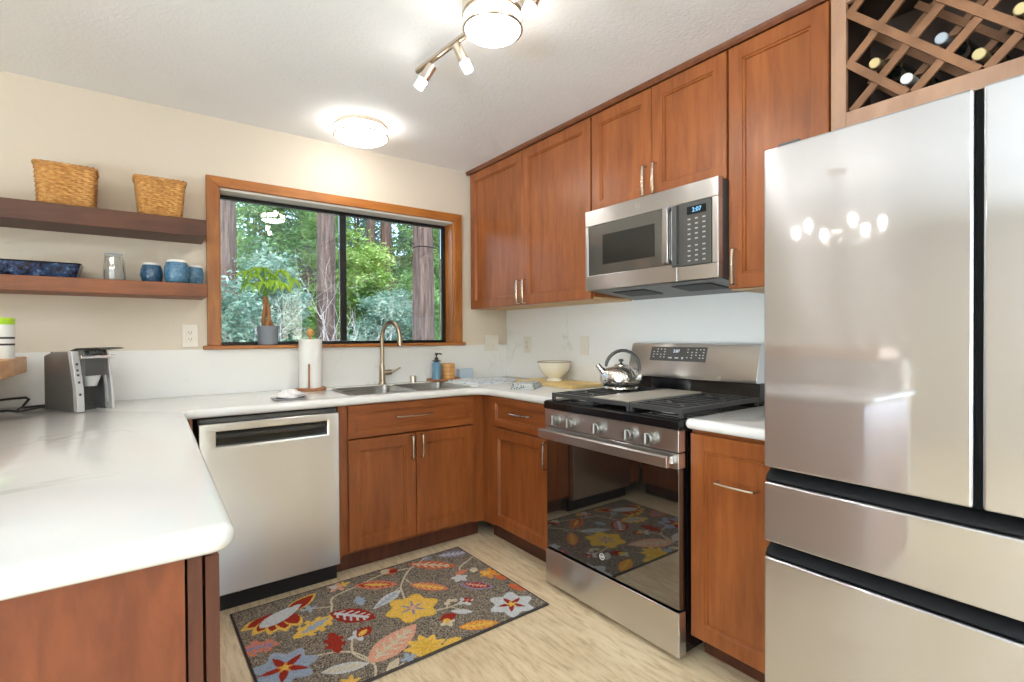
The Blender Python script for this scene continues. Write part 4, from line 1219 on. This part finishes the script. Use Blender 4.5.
    stem([(-1.65, -1.47), (-1.60, -1.45), (-1.53, -1.44)], .0035)
    # tulip fan
    for ang, L in ((200, .17), (222, .175), (243, .17), (262, .165), (282, .16)):
        a = math.radians(ang); p = (-1.80, -.775)
        leafp(p, (p[0]+L*1.08*math.cos(a), p[1]+L*1.08*math.sin(a)), .034, 'yellow', teeth=0, shape=1.4)
        leafp(p, (p[0]+L*.92*math.cos(a), p[1]+L*.92*math.sin(a)), .031, 'red', shape=1.4)
    leafp((-1.78, -.80), (-1.635, -.705), .04, 'yellow', shape=.8); leafp((-1.78, -.80), (-1.65, -.715), .034, 'red', shape=.8)
    leafp((-1.905, -.86), (-1.715, -.765), .042, 'pale', shape=.75)
    blob(-1.70, -.83, .035, 'blue', 4, .35)
    leafp((-1.815, -1.025), (-1.622, -.948), .05, 'yellow', teeth=9); leafp((-1.78, -1.01), (-1.65, -.957), .018, 'blue', teeth=7)
    leafp((-1.638, -.922), (-1.492, -1.085), .056, 'red', 'pale')
    leafp((-2.02, -.98), (-1.862, -1.022), .045, 'coral', 'purple', teeth=6)
    blob(-1.885, -1.195, .118, 'blue', 7, .14, .5); star(-1.885, -1.195, .088, 'red', 5, .6, .3); blob(-1.885, -1.195, .03, 'orange', 5, .3); blob(-1.885, -1.195, .014, 'yellow')
    leafp((-1.68, -1.075), (-1.70, -1.23), .034, 'red', teeth=7)
    blob(-1.60, -1.165, .042, 'pale', 4, .25); leafp((-1.605, -1.175), (-1.535, -1.13), .03, 'red'); leafp((-1.60, -1.17), (-1.555, -1.142), .014, 'yellow')
    leafp((-1.625, -1.36), (-1.375, -1.232), .062, 'pink', 'cream', shape=.8)
    leafp((-1.79, -1.305), (-1.628, -1.36), .03, 'pale', 'cream')
    blob(-1.725, -1.42, .04, 'yellow', 6, .25)
    leafp((-1.49, -.855), (-1.50, -.95), .022, 'blue', teeth=7)
    blob(-1.535, -.71, .05, 'pink', 5, .3); blob(-1.50, -.70, .03, 'yellow', 4, .3); blob(-1.55, -.70, .018, 'pale')
    leafp((-1.465, -.745), (-1.29, -.865), .043, 'coral', 'red'); leafp((-1.43, -.765), (-1.32, -.845), .012, 'yellow')
    blob(-1.268, -.712, .036, 'rust', 0); blob(-1.285, -.70, .026, 'cream'); blob(-1.25, -.72, .022, 'red')
    leafp((-1.475, -1.01), (-1.305, -.925), .03, 'pale', 'blue', shape=1.2)
    blob(-1.33, -1.105, .122, 'gold', 6, .12, .4); blob(-1.33, -1.105, .112, 'yellow', 6, .12, .4); star(-1.33, -1.105, .062, 'purple', 6, .2, .12); blob(-1.33, -1.105, .014, 'pink')
    leafp((-1.155, -.69), (-.962, -.872), .045, 'rust', 'cream')
    leafp((-1.245, -.90), (-1.115, -1.06), .036, 'coral', 'yellow')
    leafp((-.99, -.70), (-.815, -.765), .04, 'purple', 'pale'); blob(-1.04, -.69, .03, 'blue', 5, .4)
    blob(-1.018, -.995, .045, 'pale', 5, .2); leafp((-1.02, -.955), (-.94, -.94), .018, 'coral')
    leafp((-1.05, -1.05), (-.935, -1.175), .038, 'purple'); leafp((-1.035, -1.055), (-.945, -1.165), .028, 'red', 'pink')
    blob(-.868, -1.045, .06, 'orange', 6, .25); blob(-.885, -1.03, .03, 'yellow', 5, .3); leafp((-.87, -1.09), (-.825, -1.15), .025, 'rust'); leafp((-.93, -.99), (-.90, -.94), .02, 'cream')
    blob(-.962, -1.352, .108, 'pale', 6, .15, .3); star(-.962, -1.352, .066, 'red', 5, .3, .32); blob(-.962, -1.352, .026, 'yellow', 5, .3)
    leafp((-.865, -1.195), (-.815, -1.31), .03, 'rust')
    blob(-1.115, -1.205, .04, 'pale', 4, .2); blob(-1.10, -1.20, .028, 'red', 4, .3); blob(-1.10, -1.2, .008, 'coral')
    for p in ((-1.17, -1.154), (-1.19, -1.17), (-1.15, -1.165)): blob(*p, .014, 'cream')
    leafp((-1.21, -1.235), (-1.135, -1.30), .02, 'pale')
    blob(-1.265, -1.305, .036, 'cream', 4, .25); leafp((-1.285, -1.275), (-1.20, -1.265), .028, 'red'); blob(-1.262, -1.29, .016, 'yellow')
    leafp((-1.25, -1.365), (-1.092, -1.435), .034, 'orange', 'yellow')
    blob(-1.418, -1.40, .085, 'yellow', 9, .16, .2); blob(-1.418, -1.40, .06, 'gold', 9, .3, .9)
    leafp((-1.365, -1.44), (-1.275, -1.43), .026, 'yellow'); blob(-1.50, -1.42, .033, 'blue', 4, .3)
    leafp((-1.60, -1.45), (-1.53, -1.40), .018, 'cream')
    edge = (X < RX0+.004) | (X > RX1-.004) | (Y < RYA+.004) | (Y > RYB-.004)
    put(edge, 'dark')
    hz = .009+rs.rand(X.size)*.0016
    ii, jj = np.meshgrid(np.arange(nx-1), np.arange(ny-1)); a = (jj*nx+ii).ravel()
    quads = np.stack([a, a+1, a+nx+1, a+nx], 1)
    per = np.concatenate([np.arange(nx), np.arange(1, ny)*nx+nx-1, (ny-1)*nx+np.arange(nx-2, -1, -1), np.arange(ny-2, 0, -1)*nx])
    V = np.stack([X, Y, hz], 1); V = np.vstack([V, np.stack([X[per], Y[per], np.full(per.size, .0004)], 1)])
    nb = X.size+np.arange(per.size)
    sk_ = np.stack([per, nb, np.roll(nb, -1), np.roll(per, -1)], 1)
    F = np.vstack([quads, sk_])
    V -= np.array([(RX0+RX1)/2, (RYA+RYB)/2, 0])
    me = bpy.data.meshes.new('rug_pile'); me.vertices.add(len(V)); me.vertices.foreach_set('co', V.ravel())
    me.loops.add(F.size); me.loops.foreach_set('vertex_index', F.ravel().astype(np.int32))
    me.polygons.add(len(F)); me.polygons.foreach_set('loop_start', np.arange(0, F.size, 4, dtype=np.int32))
    me.update(calc_edges=True); me.validate()
    ca = me.color_attributes.new('weave', 'FLOAT_COLOR', 'POINT')
    cc = np.ones((len(V), 4)); cc[:X.size, :3] = col; cc[X.size:, :3] = lin['dark']
    ca.data.foreach_set('color', cc.ravel())
    mt, n_, b_ = new_mat('woven_floral_pile')
    at = n_.nodes.new('ShaderNodeVertexColor'); at.layer_name = 'weave'
    n_.links.new(at.outputs['Color'], b_.inputs['Base Color']); b_.inputs['Roughness'].default_value = .95; b_.inputs['Specular IOR Level'].default_value = .1
    me.materials.append(mt)
    t = thing('area_rug', 'grey-brown floral rug on the floor in front of the sink', 'rug', ((RX0+RX1)/2, (RYA+RYB)/2, 0), math.radians(.6))
    o = bpy.data.objects.new('rug_pile', me); C.objects.link(o); o.parent = t
    hx, hy = (RX1-RX0)/2, (RYB-RYA)/2
    MB().tube([(-hx, -hy, .0055), (hx, -hy, .0055), (hx, hy, .0055), (-hx, hy, .0055)], .005, 8, True).build('binding', simple('rug_binding', (.06, .05, .042), .9), t)
make_rug()

# ------------------------------------------------------------------ forest outside the window
GND = -.6
BARK, _n, _b = new_mat('redwood_bark')
_v = coords(_n, 'Object', (16, 16, 1.2)); _f = noise(_n, _v, 1.6, 6, .65, .3)
_n.links.new(ramp(_n, _f, [(.32, (.025, .017, .015)), (.5, (.10, .066, .056)), (.7, (.20, .145, .13))]), _b.inputs['Base Color']); _b.inputs['Roughness'].default_value = .9
bump(_n, _b, _f, .9, .06)
def leafmat(name, c0, c1, c2):
    m = bpy.data.materials.new(name); m.use_nodes = True; n = m.node_tree; b = n.nodes['Principled BSDF']
    f = noise(n, coords(n), 1.4, 5, .75)
    c = ramp(n, f, [(.34, c0), (.5, c1), (.66, c2)])
    n.links.new(c, b.inputs['Base Color']); b.inputs['Roughness'].default_value = .45
    tr_ = n.nodes.new('ShaderNodeBsdfTranslucent'); n.links.new(c, tr_.inputs[0])
    mx = n.nodes.new('ShaderNodeMixShader'); mx.inputs[0].default_value = .4
    out_ = n.nodes['Material Output']
    n.links.new(b.outputs[0], mx.inputs[1]); n.links.new(tr_.outputs[0], mx.inputs[2]); n.links.new(mx.outputs[0], out_.inputs[0])
    return m
LG1 = leafmat('forest_leaf_green', (.05, .15, .06), (.14, .31, .10), (.34, .52, .22))
LG2 = leafmat('forest_leaf_blue', (.07, .17, .12), (.19, .33, .26), (.52, .62, .52))
LG3 = leafmat('forest_leaf_yellow', (.10, .22, .04), (.27, .45, .10), (.52, .68, .28))
def leaf_cloud(blobs, per, size, seed, stretch=1.9, droop=.35):
    rs = np.random.RandomState(seed); V = []
    for (cx, cy, cz, rx, ry, rz) in blobs:
        # clusters inside the blob so that gaps stay between the sprays
        nc = max(6, per//26)
        d = rs.normal(size=(nc, 3)); d /= np.linalg.norm(d, axis=1)[:, None]; d *= rs.rand(nc, 1)**.45
        cc = d*np.array([rx, ry, rz])+np.array([cx, cy, cz])
        n = nc*26
        c = np.repeat(cc, 26, 0)+rs.normal(size=(n, 3))*np.array([size*2.2, size*2.2, size*1.1])
        ax = rs.normal(size=(n, 3)); ax[:, 2] = ax[:, 2]*.4-droop; ax /= np.linalg.norm(ax, axis=1)[:, None]
        nn = rs.normal(size=(n, 3)); sd = np.cross(ax, nn); sd /= np.linalg.norm(sd, axis=1)[:, None]
        s = size*(.55+.9*rs.rand(n, 1)); a = ax*s*stretch*.5; b_ = sd*s*.3
        V.append(np.stack([c-a, c+b_, c+a, c-b_], 1).reshape(-1, 3))
    V = np.vstack(V); F = np.arange(len(V)).reshape(-1, 4)
    return V, F
def cloud_mesh(name, V, F, mat, parent):
    me = bpy.data.meshes.new(name); me.vertices.add(len(V)); me.vertices.foreach_set('co', V.ravel())
    me.loops.add(F.size); me.loops.foreach_set('vertex_index', F.ravel().astype(np.int32))
    me.polygons.add(len(F)); me.polygons.foreach_set('loop_start', np.arange(0, F.size, 4, dtype=np.int32))
    me.update(calc_edges=True); me.materials.append(mat)
    o = bpy.data.objects.new(name, me); C.objects.link(o); o.parent = parent
    return o
def hill(x, y):
    return GND+max(0, y-1.5)*.10+max(0, y-7)*.24
# ground
m = MB(); vs = []; fs = []
NX, NY = 40, 36
for j in range(NY+1):
    for i in range(NX+1):
        x = -14+36*i/NX; y = .35+25*j/NY
        vs.append((x, y, hill(x, y)+.08*math.sin(x*1.7+y)*math.sin(y*1.3)))
for j in range(NY):
    for i in range(NX): a = j*(NX+1)+i; fs.append((a, a+1, a+NX+2, a+NX+1))
gm, _n, _b = new_mat('forest_floor')
_f = noise(_n, coords(_n), 3, 6, .7)
_n.links.new(ramp(_n, _f, [(.3, (.05, .06, .03)), (.55, (.16, .17, .09)), (.75, (.33, .27, .17))]), _b.inputs['Base Color']); _b.inputs['Roughness'].default_value = .95
gr = m.add(vs, fs).build('ground', gm); gr['kind'] = 'structure'

TREES = [   # x, y, trunk radius, height, crown sprays, lowest crown (fraction), leaf, label
    (1.43, 4.25, .19, 6.5, 5, .62, LG1, 'greyish straight redwood trunk nearest the right edge of the window'),
    (.51, 6.3, .175, 9, 6, .55, LG1, 'redwood trunk just left of the dark window divider'),
    (-.97, 7.2, .17, 9, 6, .5, LG2, 'reddish trunk at the left edge of the window view'),
    (3.56, 12, .14, 10, 9, .42, LG1, 'left one of the thin twin trunks far off in the right pane'),
    (4.14, 12.2, .19, 10, 9, .42, LG3, 'right one of the thin twin trunks far off in the right pane'),
    (1.2, 13.5, .24, 11, 26, .12, LG2, 'far dark trunk deep in the wood, behind the left pane'),
    (2.4, 15, .25, 11, 26, .12, LG1, 'farthest trunk deep in the wood, behind the window divider'),
    (6.9, 14, .24, 11, 26, .12, LG2, 'far trunk deep in the wood behind the right pane'),
    (-1.1, 14.5, .25, 11, 26, .12, LG3, 'far trunk deep in the wood at the left pane edge')]
SHRUBS = [
    (-1.15, 4.9, .95, 2.3, 'pale blue-green bush at the lower left of the window', LG2), (-.35, 6.2, .9, 2.7, 'blue-green bush behind the potted plant', LG2),
    (-.1, 8.8, 1.2, 4.9, 'tall leafy thicket in the middle of the left pane', LG1), (1.5, 6.9, .8, 2.0, 'low blue-green bush just right of the window divider', LG2),
    (2.3, 7.6, .9, 2.0, 'leafy bush low in the middle of the right pane', LG2), (3.3, 8.3, 1.0, 2.2, 'leafy bush at the lower right of the right pane', LG1),
    (1.55, 9.8, 1.2, 5.2, 'tall bright green thicket at the left of the right pane', LG3), (2.75, 10.4, .9, 2.4, 'low bright green thicket in front of the twin trunks', LG3),
    (4.5, 9.9, 1.2, 5.2, 'tall thicket between the twin trunks and the grey trunk', LG1), (-1.8, 9.4, 1.4, 5.4, 'tall thicket at the upper left of the left pane', LG2),
    (6.2, 9.2, 1.4, 4.6, 'thicket behind the grey trunk on the right', LG1), (.2, 11.6, 1.4, 6.4, 'tall far thicket behind the left pane', LG3),
    (5.4, 12.6, 1.5, 6.6, 'tall far thicket behind the right pane', LG1), (2.5, 12.4, 1.3, 6.6, 'tall far thicket behind the window divider', LG2), (7.6, 11.6, 1.4, 6.6, 'tall far thicket at the right edge of the view', LG3),
    (4.2, 15, 1.6, 7, 'farthest thicket, seen between the twin trunks', LG2), (-2.7, 12, 1.6, 6.6, 'far thicket beyond the upper left corner of the window', LG1)]
BARE = [(-.75, 3.7, 1.9, 'bare pale twiggy bush at the far left of the window', 61, 46), (-.05, 4.5, 1.9, 'bare pale twiggy bush behind the potted plant', 62, 46),
    (.62, 5.2, 1.8, 'bare pale twiggy bush in front of the trunk by the divider', 63, 40)]
SITES = np.array([(p[0], p[1]) for p in TREES+SHRUBS+BARE])
def own(P, k, margin):
    """True where a world point stands nearer to plant k than to any other plant (crowns do not grow through each other)"""
    d = np.hypot(P[:, None, 0]-SITES[None, :, 0], P[:, None, 1]-SITES[None, :, 1])
    mine = d[:, k].copy(); d[:, k] = 1e9
    return mine+margin < d.min(1)
def foliage(k, x, y, zb_, bl, per, size, seed, mat, t):
    V, F = leaf_cloud(bl, per, size, seed)
    Q = V.reshape(-1, 4, 3); c = Q.mean(1)+np.array([x, y, 0])
    keep = own(c, k, size*1.1) & (c[:, 1] > .9) & (c[:, 2]+zb_ > GND+.1)
    Q = Q[keep]
    cloud_mesh('foliage', Q.reshape(-1, 3), np.arange(len(Q)*4).reshape(-1, 4), mat, t)
def tree(k, x, y, r, h, crown, low, mat, label):
    zb_ = hill(x, y)-.15
    t = thing('redwood_tree', label, 'tree', (x, y, zb_), 0, 'redwood trees beyond the window')
    rs_ = random.Random(20+k)
    n = 28; vs = []; fs = []; K = 16
    for j in range(K+1):
        f = j/K; rad = r*(1-.35*f)*(1+.5*max(0, .06-f)/.06)
        for q_ in range(n):
            a = 2*PI*q_/n
            q = rad*(1+.045*math.sin(7*a+.6*math.sin(j*.7))+.03*math.sin(13*a+j*.3))
            vs.append((q*math.cos(a), q*math.sin(a), f*h))
    for j in range(K):
        for q_ in range(n): fs.append((j*n+q_, j*n+(q_+1) % n, (j+1)*n+(q_+1) % n, (j+1)*n+q_))
    fs.append(tuple(K*n+q_ for q_ in range(n)))
    MB().add(vs, fs).build('trunk', BARK, t)
    bl = []; br = MB()
    for q_ in range(crown):
        z = rs_.uniform(low, 1.0)*h; a = rs_.uniform(0, 2*PI); d = r+rs_.uniform(.4, 1.4)
        bl.append((d*math.cos(a), d*math.sin(a), z, .85, .85, .55))
        e = min(d, r+.12)
        br.tube([(0, 0, z+.15), (e*.5*math.cos(a), e*.5*math.sin(a), z+.12), (e*math.cos(a), e*math.sin(a), z-.02)], [.03, .018, .008], 6)
    br.build('branches', BARK, t)
    foliage(k, x, y, zb_, bl, 1100, .065, 20+k, mat, t)
for i, p in enumerate(TREES): tree(i, p[0], p[1], p[2], p[3], p[4], p[5], p[6], p[7])
def shrub(k, x, y, w_, h, label, mat, size, per):
    zb_ = hill(x, y)-.05
    t = thing('forest_shrub', label, 'shrub', (x, y, zb_), 0, 'undergrowth beyond the window')
    rs_ = random.Random(k); bl = []; st_ = MB()
    for q_ in range(10):
        a = rs_.uniform(0, 2*PI); d = rs_.uniform(0, w_*.75); z = (q_+.6)/10*h
        bl.append((d*math.cos(a), d*math.sin(a)*.7, z, w_*.5, w_*.45, h*.16))
        d = min(d, .2)
        st_.tube([(0, 0, 0), (d*.35*math.cos(a), d*.3*math.sin(a), z*.55), (d*math.cos(a), d*.7*math.sin(a), z)], [.028, .018, .006], 6)
    st_.build('stems', BARK, t)
    foliage(k, x, y, zb_, bl, per, size, k, mat, t)
for i, (x, y, w_, h, lb, mt_) in enumerate(SHRUBS): shrub(len(TREES)+i, x, y, w_, h, lb, mt_, .045 if y < 8 else .062, 1300)
# bare twiggy bushes
TWIG = simple('pale_twig', (.46, .43, .42), .8)
def twigs(k, x, y, h, label, seed, n):
    t = thing('bare_bush', label, 'bush', (x, y, hill(x, y)-.03), 0, 'bare bushes beyond the window')
    rs_ = random.Random(seed); m = MB()
    def grow(p, d, L, r, lvl):
        q = p+d*L*.5+Vector((rs_.uniform(-.1, .1)*L, rs_.uniform(-.1, .1)*L, 0)); e = p+d*L+Vector((0, 0, -.08*L))
        if not own(np.array([[q.x+x, q.y+y], [e.x+x, e.y+y]]), k, .05).all(): return
        m.tube([p, q, e], [r, r*.8, r*.5], 4)
        if lvl:
            for _ in range(3):
                dd_ = (d+Vector((rs_.uniform(-1, 1), rs_.uniform(-1, 1), rs_.uniform(-.6, .8)))*.8).normalized()
                grow(p+(e-p)*rs_.uniform(.35, 1), dd_, L*rs_.uniform(.45, .75), r*.55, lvl-1)
    for q_ in range(n//4):
        a = rs_.uniform(0, 2*PI)
        grow(Vector((rs_.uniform(-.1, .1), rs_.uniform(-.1, .1), 0)), Vector((math.cos(a)*.4, math.sin(a)*.3, 1)).normalized(), h*rs_.uniform(.5, .8), .010, 3)
    m.build('twigs', TWIG, t, smooth=False, recalc=False)
for i, p in enumerate(BARE): twigs(len(TREES)+len(SHRUBS)+i, *p)
# metal hook on the near trunk
hk = MB().tube([(1.58, 4.10, 2.645), (1.43, 4.045, 2.645), (1.3, 4.03, 2.64), (1.2, 4.02, 2.62), (1.13, 4.01, 2.60), (1.09, 4.0, 2.625), (1.105, 3.99, 2.665), (1.145, 3.99, 2.66)], .011, 8)
tag(hk.build('plant_hook', BLACK), 'curled black metal hook sticking out from the grey trunk outside', 'hook')
# distant tree line closing the view
bl = []
rs_ = random.Random(99)
for i in range(26):
    x = -6+18*i/25
    for z in (1.5, 3.2, 4.9, 6.6, 8.3): bl.append((x+rs_.uniform(-.3, .3), 18+rs_.uniform(-.5, .5), z+2.2, .9, .5, .95))
V, F = leaf_cloud(bl, 520, .10, 99)
tl = cloud_mesh('distant_tree_line', V, F, LG1, None); tl['kind'] = 'stuff'
tag(tl, 'distant leafy tree line closing the view behind the wood', 'trees')
